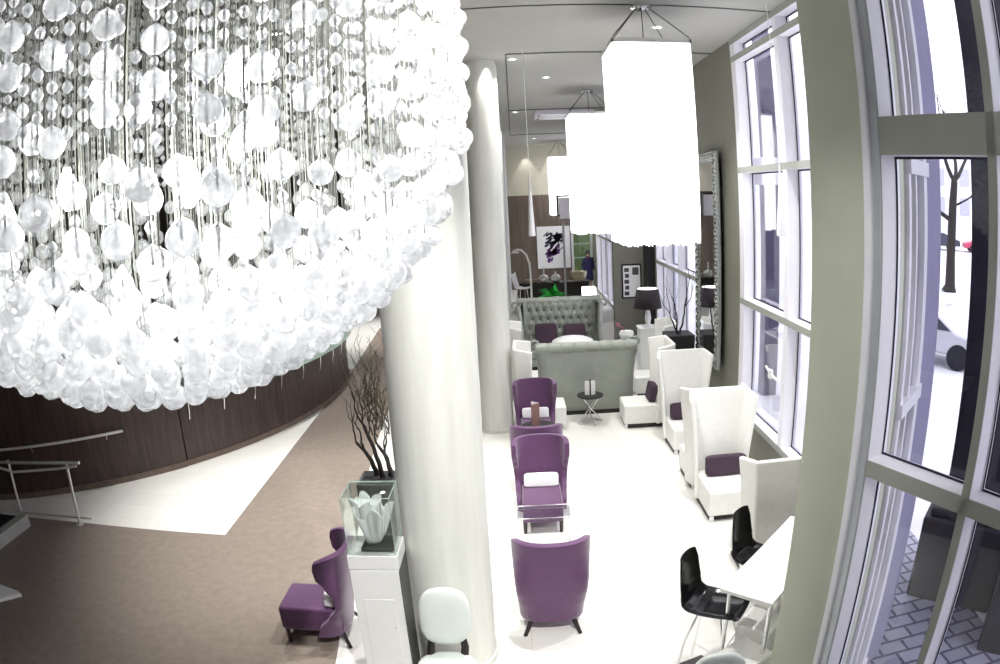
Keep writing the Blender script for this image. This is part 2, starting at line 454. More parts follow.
long_window('window_2', 9.86, 5.6, [8.0, 6.55], [2.44, 4.41, 6.12], 0.62)
long_window('window_3', 12.45 + 3.75, 12.45, [13.9, 15.1], [2.44, 4.41, 6.12], 0.28, wid=0.08, mw=0.08)
long_window('window_4', 28.6, 23.6, [26.9, 25.2], [2.44, 4.41, 6.12], 0.0, wid=0.3, mw=0.3)
# casement handle on window 2
hd = MB().tube([(WX - .02, 8.62, 1.66), (WX - .05, 8.36, 1.62), (WX - .03, 8.15, 1.58)], 0.018, 8).box((WX - .05, 8.36, 1.62), (.05, .09, .12)).build('casement_handle', M['white'], bpy.data.objects['window_2'], bevel=.005)

# glazed door at the far end
dr = thing('door_1', None, None); struct(dr)
MB().bb(2.45, 2.55, 29.9, 30.1, 0, 2.9).bb(3.3, 3.42, 29.9, 30.1, 0, 2.9).bb(2.55, 3.3, 29.9, 30.1, 2.78, 2.9).build('door_frame', M['frame'], dr, smooth=0)
MB().bb(2.55, 3.3, 30.0, 30.03, 0.05, 2.78).build('door_pane', M['doorglass'], dr, smooth=0)
MB().bb(2.56, 3.29, 29.97, 30.06, 1.28, 1.34).bb(2.56, 3.29, 29.97, 30.06, 1.9, 1.96).build('door_bar', M['greenglass'], dr, smooth=0)
struct(MB().bb(2.0, 5, 30.6, 34, -.1, 0).bb(2.0, 5, 34, 34.2, 0, 3.2).build('wall_beyond_door', M['olive'], smooth=0))

# columns: pale limewashed, with a recessed dark neck at the ceiling
def column(n, x, y, r, lab):
    prof = [(r + .015, 0), (r + .015, .07), (r, .075)] + [(r, z * 0.5) for z in range(1, 13)] + [(r, CEIL - .12), (r - .02, CEIL - .03), (r - .02, CEIL)]
    o = MB().lathe(prof, seg=40).build('column_%d' % n, M['column'], loc=(x, y, 0), smooth=40)
    struct(o, lab)
column(1, -0.69, 5.05, 0.362, 'thick pale limewashed column'); column(2, -0.457, 11.46, 0.281, 'pale column behind'); column(3, -0.52, 18.3, 0.28, None); column(4, -0.5, 25.0, 0.28, None)
struct(MB().bb(3.36, 3.4, 9.86, 12.4, 0, .1).build('baseboard_right', M['plinth'], smooth=0))

# ================================================================== CRYSTAL CHANDELIER
CB = R_(-30); CHX, CHY = 2.6 * sin(CB), 2.6 * cos(CB); CR, CZ, CC = 1.14, 4.33, 0.93
chand = thing('crystal_chandelier', 'huge crystal ball chandelier of hanging strands in front of the mezzanine', 'chandelier', (CHX, CHY, 0))
MB().lathe([(CR + .08, CEIL - .1), (CR + .08, CEIL - .02), (CR, CEIL)], seg=48).build('ceiling_plate', M['chrome'], chand)
def big(mb, x, y, z, r):
    prof = [(.02, -1.0), (.45, -.9), (.8, -.6), (.98, -.2), (1.0, .08), (.9, .45), (.68, .72), (.40, .93), (.13, 1.08), (.03, 1.2)]
    mb.lathe([(a * r, b * r) for a, b in prof], (x, y, z), seg=12)
def small(mb, x, y, z, r):
    mb.lathe([(.05 * r, -1.25 * r), (.75 * r, -.62 * r), (r, 0), (.75 * r, .62 * r), (.05 * r, 1.25 * r)], (x, y, z), seg=8)
strands = []; bigs = []; smalls = []
def zb(r): return CZ - CC * math.sqrt(max(0, 1 - (min(r, CR) / CR) ** 2))
# inner strands over the disc, each ending on the bowl
sp = 0.098; row = 0
y = -CR
while y <= CR:
    x = -CR + (row % 2) * sp / 2
    while x <= CR:
        xx = x + rnd.uniform(-.018, .018); yy = y + rnd.uniform(-.018, .018); r = math.hypot(xx, yy)
        if r < CR * 0.97:
            z = zb(r) + rnd.uniform(0, .03)
            strands.append((xx, yy, z)); bigs.append((xx, yy, z, 0.041))
            if r > CR * .3:
                bigs.append((xx, yy, z + .15 + rnd.uniform(-.01, .02), 0.037 if row % 2 else 0.033))
                smalls.append((xx, yy, z + .085, .0145))
        x += sp
    row += 1; y += sp * .866
# side wall of strands, rings of columns
for ring, (rf, N, every, dz) in enumerate(((1.0, 180, 3, .098), (.90, 48, 3, .30))):
    for i in range(N):
        a = 2 * pi * i / N + rnd.uniform(-.006, .006); r = CR * rf
        xx, yy = r * cos(a), r * sin(a)
        z0 = zb(r * .992) + rnd.uniform(-.02, .02)
        strands.append((xx, yy, z0))
        if i % every == 0:
            z = z0 + (dz / 2 if (i // every) % 2 else 0)
            while z < 5.35:
                if rnd.random() < .14:
                    smalls.append((xx, yy, z - .018, .0145)); smalls.append((xx, yy, z + .022, .0145)); z += dz; continue
                bigs.append((xx, yy, z + rnd.uniform(-.012, .012), rnd.choice((.035, .036, .037, .034))))
                if ring == 0: smalls.append((xx, yy, z + dz / 2 + .006, .010))
                z += dz * rnd.uniform(.95, 1.12)
        else:
            z = z0 + rnd.uniform(0, .04)
            while z < 5.35:
                if rnd.random() < (.85 if ring == 0 else .35): smalls.append((xx, yy, z, rnd.choice((.0135, .0145, .0155))))
                z += .047 * rnd.uniform(.9, 1.15)
def near(p): return math.hypot(p[0] + CHX, p[1] + CHY) + max(0, p[2] - 4.95) * 4 + max(0, -0.3 - (p[0] * cos(CB) * -1 + 0)) * 0
def inview(p):
    b = math.degrees(math.atan2(p[0] + CHX, p[1] + CHY)); return b > -43 and (len(p) < 4 or p[2] < 5.0)
for name, items, fn in (('crystal_ball', bigs, big), ('crystal_bead', smalls, small)):
    items.sort(key=lambda p: (not inview(p), near(p)))
    for p in items[:100]:
        mb = MB(); fn(mb, *p); mb.build(name, M['crystal'], chand, smooth=70, recalc=False)
    mb = MB()
    for p in items[100:]: fn(mb, *p)
    part(mb.build(name, M['crystal'], chand, smooth=70, recalc=False), kind='stuff')
strands.sort(key=lambda p: (not inview(p), near(p)))
def st(mb, p): mb.tube([(p[0], p[1], p[2]), (p[0], p[1], CEIL - .1)], 0.0022 if math.hypot(p[0], p[1]) > CR * .88 else 0.0013, 4, cap=False)
for p in strands[:100]:
    mb = MB(); st(mb, p); mb.build('strand', M['strand'], chand, recalc=False)
mb = MB()
for p in strands[100:]: st(mb, p)
part(mb.build('strand', M['strand'], chand, recalc=False), kind='stuff')
for k, (x, y, z) in enumerate(((0.45, -0.25, 4.45), (0.15, 0.45, 4.3), (-0.1, -0.45, 4.15), (0.6, 0.25, 4.9), (.42, -.55, 4.1), (-.45, -.4, 4.1))):
    bb_ = MB().lathe([(.01, -.05), (.035, -.02), (.04, .02), (.025, .06), (.012, .09)], (x, y, z), seg=12).build('bulb', M['spot'], chand)
    lamp('bulb_light', 'POINT', (CHX + x, CHY + y, z), (38, 17, 12, 3, 20, 6)[k], (1, 1, 1), .08).parent = None

# ================================================================== RECEPTION DESK
DX, DY, DR = -10.876, 14.256, 6.82
desk = thing('reception_desk', 'long curved dark wood reception desk with a glass ledge', 'desk', (DX, DY, 0))
def arc(r, a0, a1, n): return [(r * cos(R_(a0 + (a1 - a0) * k / n)), r * sin(R_(a0 + (a1 - a0) * k / n))) for k in range(n + 1)]
def ring(r0, r1, a0, a1, n=60): return arc(r1, a0, a1, n) + arc(r0, a1, a0, n)
def ringmesh(mb, r0, r1, a0, a1, z0, z1, n=60):
    mb.grid(lambda u, v: None, 0, 0) if False else None
    for k in range(n):
        b0 = a0 + (a1 - a0) * k / n; b1 = a0 + (a1 - a0) * (k + 1) / n
        c = lambda r, b, z: mb.bm.verts.new((r * cos(R_(b)), r * sin(R_(b)), z))
        A_, B_, C_, D_ = c(r0, b0, z0), c(r1, b0, z0), c(r1, b1, z0), c(r0, b1, z0)
        E_, F_, G_, H_ = c(r0, b0, z1), c(r1, b0, z1), c(r1, b1, z1), c(r0, b1, z1)
        mb._f([A_, D_, C_, B_]); mb._f([E_, F_, G_, H_]); mb._f([B_, C_, G_, F_]); mb._f([A_, E_, H_, D_])
        if k == 0: mb._f([A_, B_, F_, E_])
        if k == n - 1: mb._f([D_, H_, G_, C_])
    bmesh.ops.remove_doubles(mb.bm, verts=mb.bm.verts[:], dist=1e-5)
    return mb
ang = [-41, -22.5, -4, 14.6]
for k in range(3):
    ringmesh(MB(), DR - .7, DR - .0, ang[k] + .06, ang[k + 1] - .06, .1, 1.06, 20).build('front_panel', M['wood'], desk)
M['kick'] = mat('lighter_wood_kick', (.16, .115, .09), .5, var=.2, scale=5)
ringmesh(MB(), DR - .68, DR + .015, -41.1, 14.8, 0, .1).build('kick_strip', M['kick'], desk)
ringmesh(MB(), DR - .75, DR + .04, -41, 14.9, 1.06, 1.09).build('counter', M['darkpanel'], desk)
ringmesh(MB(), DR - .3, DR + .17, -41.1, 15.2, 1.13, 1.15).build('glass_ledge', M['greenglass'], desk)
cw = MB(); ringmesh(cw, DR - .12, DR + .02, -100, -41.2, 0.1, 2.3)
struct(cw.build('wall_curved', M['wood'], loc=(DX, DY, 0)), 'curved dark wood wall with a handrail')
cw = MB(); ringmesh(cw, DR - .1, DR + .035, -100, -41.2, 0, .1)
struct(cw.build('baseboard_curved', M['kick'], loc=(DX, DY, 0)))
for a in range(-40, 14, 6):
    b = R_(a + .5)
    MB().tube([((DR + .06) * cos(b), (DR + .06) * sin(b), 1.13), ((DR + .05) * cos(b), (DR + .05) * sin(b), .95), ((DR + .01) * cos(b), (DR + .01) * sin(b), .80)], .012, 6).build('ledge_bracket', M['chrome'], desk)
M['steel'] = mat('pale_brushed_steel', (.78, .78, .76), .38, metal=.35, var=.04)
hr = thing('wall_handrail', 'pale steel handrail along the curved dark wood wall', 'handrail', (DX, DY, 0))
MB().tube([((DR + .10) * cos(R_(a)), (DR + .10) * sin(R_(a)), .90) for a in range(-100, -48, 2)], .024, 10).build('rail', M['steel'], hr)
for a in (-52.5, -64, -76, -88):
    b = R_(a)
    MB().tube([((DR) * cos(b), (DR) * sin(b), .80), ((DR + .05) * cos(b), (DR + .05) * sin(b), .80), ((DR + .09) * cos(b), (DR + .09) * sin(b), .88)], .012, 6).lathe([(.04, 0), (.04, .01)], ((DR + .0) * cos(b), (DR + .0) * sin(b), .80), rot=(Matrix.Rotation(b, 3, 'Z') @ Matrix.Rotation(pi / 2, 3, 'Y')), seg=12).build('rail_bracket', M['chrome'], hr)

# stair landing with its rail at the left
st_ = struct(MB().prism([(-10, 6.98), (-7.5, 6.98), (-7.5, 4.0), (-10, 4.0)], 0, .16).prism([(-10, 6.7), (-7.8, 6.7), (-7.8, 4.0), (-10, 4.0)], .16, .32).build('stair_step', M['blackmatt'], smooth=0))
struct(MB().prism([(-7.5, 7.02), (-7.33, 7.02), (-7.33, 4.0), (-7.5, 4.0)], 0, .2).build('trim_9', mat('pale_stair_stringer', (.42, .42, .4), .6, var=.05), smooth=0), 'pale stair stringer')
gr = thing('stair_guardrail', 'steel stair guard rail with slanted posts on the dark carpet', 'railing', (0, 0, 0))
zt = .98
MB().tube([(-6.18, 7.30, zt), (-6.5, 7.29, zt - .01), (-7.9, 7.25, zt - .07)], .024, 10).build('top_rail', M['steel'], gr)
MB().tube([(-6.2, 7.24, zt - .03), (-6.5, 7.15, zt - .05), (-7.38, 7.0, zt - .1), (-7.9, 6.75, zt + .15), (-8.6, 6.4, zt + .5)], .02, 10).build('inner_rail', M['steel'], gr)
for x0, x1 in ((-6.42, -6.45), (-7.72, -7.72)):
    MB().tube([(x0, 7.28, zt - .03), (x1, 7.26, 0.0)], .022, 10).lathe([(.06, 0), (.06, .012)], (x1, 7.26, 0.006), seg=16).build('post', M['steel'], gr)
MB().tube([(-6.2, 7.28, .12), (-7.85, 7.26, .10)], .016, 8).build('bottom_rail', M['steel'], gr)

# white table at the very left
tb = thing('console_table', 'white tabletop corner at the left over the dark carpet', 'table', (-6.1, 4.05, 0), R_(0))
MB().prism([(1.12, .23), (1.02, .27), (-.8, .5), (-.8, -.75), (.2, -.62)], .71, .75).build('tabletop', M['white'], tb, bevel=.006)
for x, y in ((-.1, .2), (-.7, .4), (-.7, -.6), (-.1, -.5)):
    MB().tube([(x, y, 0), (x, y, .71)], .025, 10).build('leg', M['blackmatt'], tb)

# ================================================================== PURPLE WING CHAIRS
def sgn(v): return 1 if v >= 0 else -1
def purple_chair(name, label, loc, rz, group):
    t = thing(name, label, 'chair', loc, rz, group)
    MB().box((0, -.06, .30), (.49, .64, .27)).build('seat', M['purple'], t, bevel=.035, seg=4)
    # backrest: one curved shell from the seat frame up, widening to the wings, with a waist in profile
    def prof(v):
        hw = .280 + .052 * min(1, v / .85) ** 1.1
        f = [(.0, .24), (.12, .22), (.26, .13), (.40, .06), (.54, .07), (.68, .15), (.82, .24), (.93, .26), (1, .255)]
        for i in range(len(f) - 1):
            if v <= f[i + 1][0]:
                k = (v - f[i][0]) / (f[i + 1][0] - f[i][0]); k = k * k * (3 - 2 * k); fv = f[i][1] + (f[i + 1][1] - f[i][1]) * k; break
        return hw, fv, .25 + .12 * v
    def fn(a, v):
        u = a * 2 - 1; hw, fv, yb = prof(v)
        th = u * pi / 2
        e = .66 if v < .3 else .66 + .2 * min(1, (v - .3) / .3)
        x = hw * sgn(u) * abs(sin(th)) ** e
        yy = yb - fv * (1 - max(0, cos(th)) ** (e * 1.0))
        top = 1.06 - .05 * abs(u) ** 5
        return Vector((x, yy, .15 + (top - .15) * v))
    MB().grid(fn, 30, 24).build('backrest', M['purple'], t, solid=.06, bevel=.02, seg=3, smooth=60)
    for x, y, dx, dy in ((-.22, -.33, 0, 0), (.22, -.33, 0, 0), (-.18, .2, -.085, .10), (.18, .2, .085, .10)):
        MB().tube([(x, y, .18), (x + dx, y + dy, .0)], [.027, .019], 4).build('leg', M['darkleg'], t, smooth=0)
    return t
G = 'purple wing chairs in a row by the columns'
p1 = purple_chair('wing_chair', 'purple wing chair seen from behind, nearest in the row on the white floor', (.2, 5.72 - .12, 0), pi, G)
p2 = dup(p1, (.19, 7.78, 0), 0, 'purple wing chair with white pillow behind the clear side table', G)
p3 = dup(p1, (.16, 8.78, 0), pi, 'purple wing chair mostly hidden, only its curved back top showing by the brown menu card', G)
p4 = dup(p1, (.2, 10.55, 0), 0, 'purple wing chair farthest down the row, in front of a white tall chair', G)
p5 = dup(p1, (-2.02, 5.36, 0), -pi / 2, 'purple wing chair in profile beside the white display pedestal', None)
def lumbar(name, loc, rz, label, m='pillowwhite', dims=(.44, .12, .17), group=None, tilt=0.0):
    mb = MB(); mb.ell((0, 0, 0), (dims[0] / 2, dims[1] / 2, dims[2] / 2), 32, 16, p=.28, rot=Matrix.Rotation(tilt, 3, 'X'))
    o = mb.build(name, M[m], loc=loc, rz=rz, smooth=60)
    return tag(o, label, 'pillow', group)
lumbar('lumbar_pillow', (.19, 7.94, .515), 0, 'white lumbar pillow on the purple chair behind the clear table', tilt=-.15)
lumbar('lumbar_pillow', (.2, 10.71, .515), 0, 'white lumbar pillow on the farthest purple wing chair', tilt=-.15)
lumbar('lumbar_pillow', (-1.865, 5.36, .525), -pi / 2, 'white lumbar pillow on the profile purple chair beside the pedestal', tilt=-.15)

# clear acrylic waterfall side table
ac = thing('acrylic_side_table', 'clear acrylic side table with bent legs before the purple chair', 'table', (.19, 7.12, 0))
MB().bb(-.3, .3, -.17, .17, .44, .46).build('tabletop', M['clear'], ac, bevel=.008)
for s in (-1, 1):
    MB().bb(s * .30, s * .315, -.17, .17, .0, .455).build('side_panel', M['clear'], ac, bevel=.006)
for s in (-1, 1):
    MB().tube([(-.31, s * .17, .0), (-.31, s * .17, .44), (-.29, s * .17, .462), (.29, s * .17, .462), (.31, s * .17, .44), (.31, s * .17, 0)], .007, 6).build('polished_edge', M['card'], ac)
# low table with the folded brown menu card
mt = thing('low_round_table', 'low round table between two facing purple chairs', 'table', (.22, 9.72, 0))
MB().lathe([(.02, .60), (.25, .60), (.26, .61), (.26, .625), (.02, .625)], seg=32).build('tabletop', M['blackmatt'], mt)
MB().lathe([(.17, 0), (.17, .012), (.03, .03), (.022, .05), (.022, .60)], seg=24).build('pedestal', M['chrome'], mt)
mc = thing('menu_card', 'tall folded brown and white menu card on the low table', 'card', (.24, 9.72, .626), R_(20))
def cardmesh(s):
    return MB().prism([(0, 0), (s * .15, 0), (s * .15, .36), (0, .36)], -.004, .004, axis='y')
a_ = cardmesh(-1).build('front_leaf', M['cardbrown'], mc, rz=R_(15), smooth=0)
b_ = cardmesh(1).build('back_leaf', M['card'], mc, rz=R_(120), smooth=0)

# ================================================================== WHITE HIGH-BACK CHAIRS
def white_chair(name, label, loc, rz, group):
    t = thing(name, label, 'chair', loc, rz, group)
    MB().box((0, -.03, .25), (.62, .74, .34)).build('seat', M['leather'], t, bevel=.03, seg=4)
    MB().box((0, -.01, .045), (.58, .66, .07)).build('plinth', M['plinth'], t)
    for x in (-.26, .26):
        for y in (-.36, .30):
            MB().box((x, y, .04), (.055, .055, .08)).build('foot', M['chrome'], t, bevel=.006)
    def fn(a, v):
        u = a * 2 - 1
        hw = .325 + .12 * v ** 1.5
        fwdx = .20 + .10 * max(0, (v - .2) / .8) ** 1.2
        yb = .36 + .10 * v
        w = abs(u)
        if w < .62:
            x = u / .62 * hw * .86; yy = yb
        else:
            k = (w - .62) / .38
            x = sgn(u) * hw * (.86 + .14 * min(1, k * 1.2)); yy = yb - fwdx * k
        return Vector((x, yy, .08 + (1.42 - .05 * max(0, (w - .62) / .38)) * v))
    MB().grid(fn, 26, 14).build('backrest', M['leather'], t, solid=.06, bevel=.02, seg=3, smooth=50)
    return t
GW = 'white high-back leather chairs along the window wall'
w2 = white_chair('high_back_chair', 'white high-back chair facing us, nearest of those with a plum pillow', (2.57, 7.78, 0), 0, GW)
dup(w2, (2.58, 8.76, 0), pi, 'white high-back chair back to back behind the nearest plum-pillow chair', GW)
dup(w2, (2.63, 10.12, 0), 0, 'white high-back chair facing us below the silver mirror, with plum pillow', GW)
dup(w2, (2.6, 6.2, 0), pi, 'white high-back chair turned away, its broad back by the pier and white table', GW)
dup(w2, (2.15, 11.4, 0), -pi / 2, 'white high-back chair in profile at the right end of the grey sofa, black pillow', GW)
dup(w2, (2.64, 13.2, 0), -pi / 2, 'white high-back chair in profile behind, below the dark table lamp', GW)
dup(w2, (.35, 11.55, 0), pi / 2, 'white high-back chair at the left end of the grey sofa, behind purple chair', 'white high-back chairs by the columns')
dup(w2, (.2, 13.6, 0), pi / 2, 'white high-back chair farther left, beside the tufted sofa', 'white high-back chairs by the columns')
lumbar('square_pillow', (2.62, 7.93, .55), 0, 'dark plum pillow on the nearest white high-back chair', 'pillowplum', (.56, .14, .27), tilt=-.2)
lumbar('square_pillow', (2.66, 10.27, .55), 0, 'dark plum pillow on the white chair below the mirror', 'pillowplum', (.56, .14, .27), tilt=-.2)
lumbar('square_pillow', (2.29, 11.4, .57), -pi / 2, 'black pillow on the profile white chair by the grey sofa', 'pillowplum', (.42, .14, .30), tilt=-.2)

# ================================================================== TALL CHESTERFIELD SOFAS
def sofa(name, label, loc, rz, group, H=1.36, Wd=1.78):
    t = thing(name, label, 'sofa', loc, rz, group)
    hw = Wd / 2; D = .9
    MB().bb(-hw + .08, hw - .08, -.42, .40, 0.0, .09).build('plinth', M['plinth'], t)
    MB().bb(-hw + .12, hw - .12, -.48, .28, .10, .30).build('seat_base', M['sofa'], t, bevel=.03, seg=3)
    for s in (-1, 1):
        MB().bb(s * .01, s * (hw - .14), -.50, .24, .30, .47).build('seat_cushion', M['sofa'], t, bevel=.05, seg=4)
    # outer shell: flat back that flares outward at the top
    def outer(a, v):
        z = .09 + (H - .17) * v
        k = .085 * v ** 3
        return Vector(((a * 2 - 1) * (hw - .07 + k), .40 + .05 * v, z))
    MB().grid(outer, 10, 14).build('outer_back', M['sofa'], t, solid=.05, smooth=60)
    # tufted inner back with dark buttons
    mb = MB(); NU, NV = 96, 60
    du, dv = (Wd - .3) / 9.0, (H - .5) / 5.0
    def inner_(a, v):
        x = (a - .5) * (Wd - .22); z = .44 + (H - .5) * v
        fx, fz = x / du, (z - .44) / dv
        d = min(math.hypot((fx - (i + (.5 if (j % 2) else 0))) * du, (fz - j / 1.0) * dv) for j in (math.floor(fz), math.floor(fz) + 1) for i in (math.floor(fx) - 1, math.floor(fx), math.floor(fx) + 1))
        p1_ = abs(((fx + fz / 2 * 1.0) % 1) - .5) * 2; p2_ = abs(((fx - fz / 2 * 1.0) % 1) - .5) * 2
        h = .05 * min(1, d / .09) ** .7 - .0
        crease = min(1 - p1_, 1 - p2_)
        h -= .018 * max(0, 1 - crease / .22)
        side = max(0, abs(a - .5) * 2 - .9) / .1
        return Vector((x, .26 + .06 * v - h - .18 * side ** 2, z))
    mb.grid(inner_, NU, NV)
    mb.mi = 1
    for j in range(0, 6):
        for i in range(-5, 6):
            x = (i + (.5 if j % 2 else 0)) * du
            if abs(x) < Wd / 2 - .16 and .44 + j * dv < H - .08:
                mb.ell((x, .255 + .06 * j / 5, .44 + j * dv), (.02, .014, .02), 8, 6)
    mb.build('tufted_back', [M['sofa'], M['button']], t, smooth=70)
    # rolled top with pleats
    def roll(a, v):
        x = (a * 2 - 1) * (hw + .045); th = v * 2 * pi
        pl = abs(sin(a * pi * 8)) ** .14
        r = .10 * (.86 + .14 * pl)
        return Vector((x, .40 + r * 1.15 * cos(th), H - .07 + r * sin(th)))
    mb = MB().grid(lambda a, v: roll(a, v), 96, 20)
    mb.build('top_roll', M['sofa'], t, smooth=60)
    for s in (-1, 1):
        # wing side panel and its scroll
        def wing(a, v):
            z = .10 + (H - .18) * v
            f = .80 - .42 * max(0, (v - .45) / .55) ** 1.3
            k = .085 * v ** 3
            return Vector((s * (hw - .07 + k), .42 - f * a, z))
        MB().grid(wing, 10, 14).build('side_wing', M['sofa'], t, solid=.09, bevel=.03, seg=3, smooth=60)
        rr = MB()
        pts = [(s * (hw - .065 + .085 * ((z - .1) / (H - .18)) ** 3), .42 - (.80 - .42 * max(0, ((z - .1) / (H - .18) - .45) / .55) ** 1.3), z) for z in [.12 + (H - .24) * k / 14 for k in range(15)]]
        rr.tube(pts, .05, 10)
        rr.build('wing_piping', M['sofa'], t, smooth=60)
        sc = MB()
        pts = []; rad = []
        for k in range(26):
            th = k / 25 * 2.2 * pi; r = .11 * (1 - .72 * k / 25)
            pts.append((s * (hw + .075) - s * r * cos(th), .0, H - .10 + r * sin(th))); rad.append(.03)
        sc.tube(pts, rad, 8)
        sc.build('scroll', M['sofa'], t, smooth=60)
        for y in (-.36, .34):
            MB().lathe([(.03, 0), (.04, .04), (.035, .1)], (s * (hw - .16), y, 0), seg=12).build('foot', M['darkleg'], t)
    return t
sofa('tufted_sofa', 'grey-green leather sofa seen from its plain back, behind the small round table', (1.2, 12.45, 0), pi, 'tall grey-green sofas')
sofa('tufted_sofa', 'grey-green deep-buttoned sofa facing us with two dark cushions', (.97, 15.9, 0), 0, 'tall grey-green sofas', H=1.58, Wd=1.95)
lumbar('square_pillow', (.62, 15.82, .80), 0, 'dark cushion at the left on the buttoned sofa', 'pillowplum', (.52, .2, .5), tilt=-.2)
lumbar('square_pillow', (1.3, 15.82, .78), 0, 'dark cushion at the right on the buttoned sofa', 'pillowplum', (.52, .2, .46), tilt=-.2)
ct = thing('oval_coffee_table', 'white dome-topped table between the two grey-green sofas', 'table', (1.1, 13.9, 0))
MB().lathe([(.02, 1.0), (.40, .98), (.44, 1.0), (.42, 1.03), (.3, 1.08), (.12, 1.11), (.02, 1.115)], seg=32).build('tabletop', M['white'], ct, smooth=50)
MB().lathe([(.3, 0), (.3, .02), (.07, .06), (.05, .5), (.08, .95), (.14, .985)], seg=24).build('pedestal', M['white'], ct, smooth=50)

# small round side table with tent card
rt_ = thing('round_side_table', 'small black round table on a chrome hourglass wire base', 'table', (1.2, 11.55, 0))
MB().lathe([(.02, .50), (.225, .50), (.235, .51), (.235, .525), (.02, .525)], seg=32).build('tabletop', M['blackmatt'], rt_)
for k in range(4):
    a0 = pi / 4 + k * pi / 2; a1 = a0 + R_(150)
    MB().tube([(.19 * cos(a0), .19 * sin(a0), .50), (.03 * cos((a0 + a1) / 2), .03 * sin((a0 + a1) / 2), .26), (.24 * cos(a1), .24 * sin(a1), .012)], .009, 6).build('leg', M['chrome'], rt_)
MB().tube([(.24 * cos(a), .24 * sin(a), .012) for a in [pi / 4 + R_(150) + k * pi / 2 for k in range(5)]], .009, 6).build('base_ring', M['chrome'], rt_)
tc_ = thing('tent_card', 'white folded tent card in a dark holder on the small black table', 'card', (1.2, 11.55, .525))
for s in (-1, 1):
    MB().prism([(s * .0, 0), (s * .10, 0), (s * .10, .24), (s * .09, .26), (0, .26)], -.005, .005, axis='y').build('leaf', M['card'], tc_, loc=(0, -.03, 0), rz=R_(s * 25), smooth=0)
MB().bb(-.012, .012, -.04, .03, 0, .275).build('clip', M['blackmatt'], tc_, smooth=0)

# ================================================================== PENDANT LAMPS WITH THREAD FRINGE
def pendant(name, label, x, y, zt, zbm, s, power, group):
    t = thing(name, label, 'pendant lamp', (x, y, 0), 0, group)
    h = s / 2
    MB().lathe([(.11, CEIL - .05), (.13, CEIL - .04), (.13, CEIL)], seg=24).build('canopy', M['chrome'], t)
    MB().tube([(0, 0, CEIL - .05), (0, 0, zt)], .006, 6).build('power_cord', M['blackmatt'], t)
    for sx, sy in ((-1, -1), (1, -1), (1, 1), (-1, 1)):
        MB().tube([(sx * .06, sy * .06, CEIL - .04), (sx * (h - .02), sy * (h - .02), zt + .02)], .007, 6).build('cable', M['joint'], t)
    f = MB()
    for sx in (-1, 1):
        f.bb(sx * (h - .025), sx * h, -h, h, zt - .05, zt); f.bb(-h, h, sx * (h - .025), sx * h, zt - .05, zt)
    f.bb(-h, h, -.012, .012, zt - .04, zt - .02).bb(-.012, .012, -h, h, zt - .04, zt - .02)
    f.build('top_frame', M['white'], t, smooth=0)
    MB().bb(-h + .03, h - .03, -h + .03, h - .03, zt - .012, zt - .006).build('top_diffuser', M['white'], t, smooth=0)
    rr = random.Random(int(x * 100) + int(y))
    def fr(hh, zb_, n, jit):
        m = MB(); w = 2 * hh / n * .82
        for side in range(4):
            for k in range(n):
                p = -hh + (k + .5) * 2 * hh / n; z0 = zb_ + rr.uniform(0, jit)
                d = rr.uniform(-.006, .006)
                if side < 2: m.bb(p - w / 2, p + w / 2, (hh if side else -hh) + d - .003, (hh if side else -hh) + d + .003, z0, zt - .03)
                else: m.bb((hh if side == 2 else -hh) + d - .003, (hh if side == 2 else -hh) + d + .003, p - w / 2, p + w / 2, z0, zt - .03)
        return m
    part(fr(h - .012, zbm + .03, 64, .05).build('outer_fringe', M['fringe'], t, smooth=0), kind='stuff')
    part(fr(h - .10, zbm, 56, .05).build('inner_fringe', M['fringe'], t, smooth=0), kind='stuff')
    MB().ell((0, 0, zt - .9), (.06, .06, .09)).build('bulb', M['spot'], t)
    return t
GP = 'square white fringe pendants over the lounge'
pendant('fringe_pendant', 'largest square white fringe pendant lamp, nearest, hanging from thin cables', 1.68, 8.1, 5.85, 3.40, .95, 300, GP)
pendant('fringe_pendant', 'square white fringe pendant lamp partly behind the largest pendant', 1.74, 14.9, 5.85, 3.18, .97, 300, GP)
pendant('fringe_pendant', 'small-looking white fringe pendant lamp at the far brown wall', 1.98, 28.3, 5.75, 3.25, .97, 200, GP)

# slender cones of white glass on threads
def cone(name, label, x, y, zc, zb_, r):
    t = thing(name, label, 'hanging ornament', (x, y, 0), 0, 'slender white cone pendants')
    MB().tube([(0, 0, zc), (0, 0, CEIL)], .005, 5).build('thread', M['card'], t)
    MB().lathe([(.004, zc), (r * .55, zc - (zc - zb_) * .5), (r, zb_ + .02), (r * .9, zb_)], seg=14).build('cone', M['pillowwhite'], t)
cone('cone_pendant', 'slender white cone hanging on a thread beside the pale columns', .26, 10.55, 4.45, 3.42, .055)
cone('cone_pendant', 'slender white cone hanging on a thread before the tall window', 3.22, 7.75, 4.40, 3.50, .06)

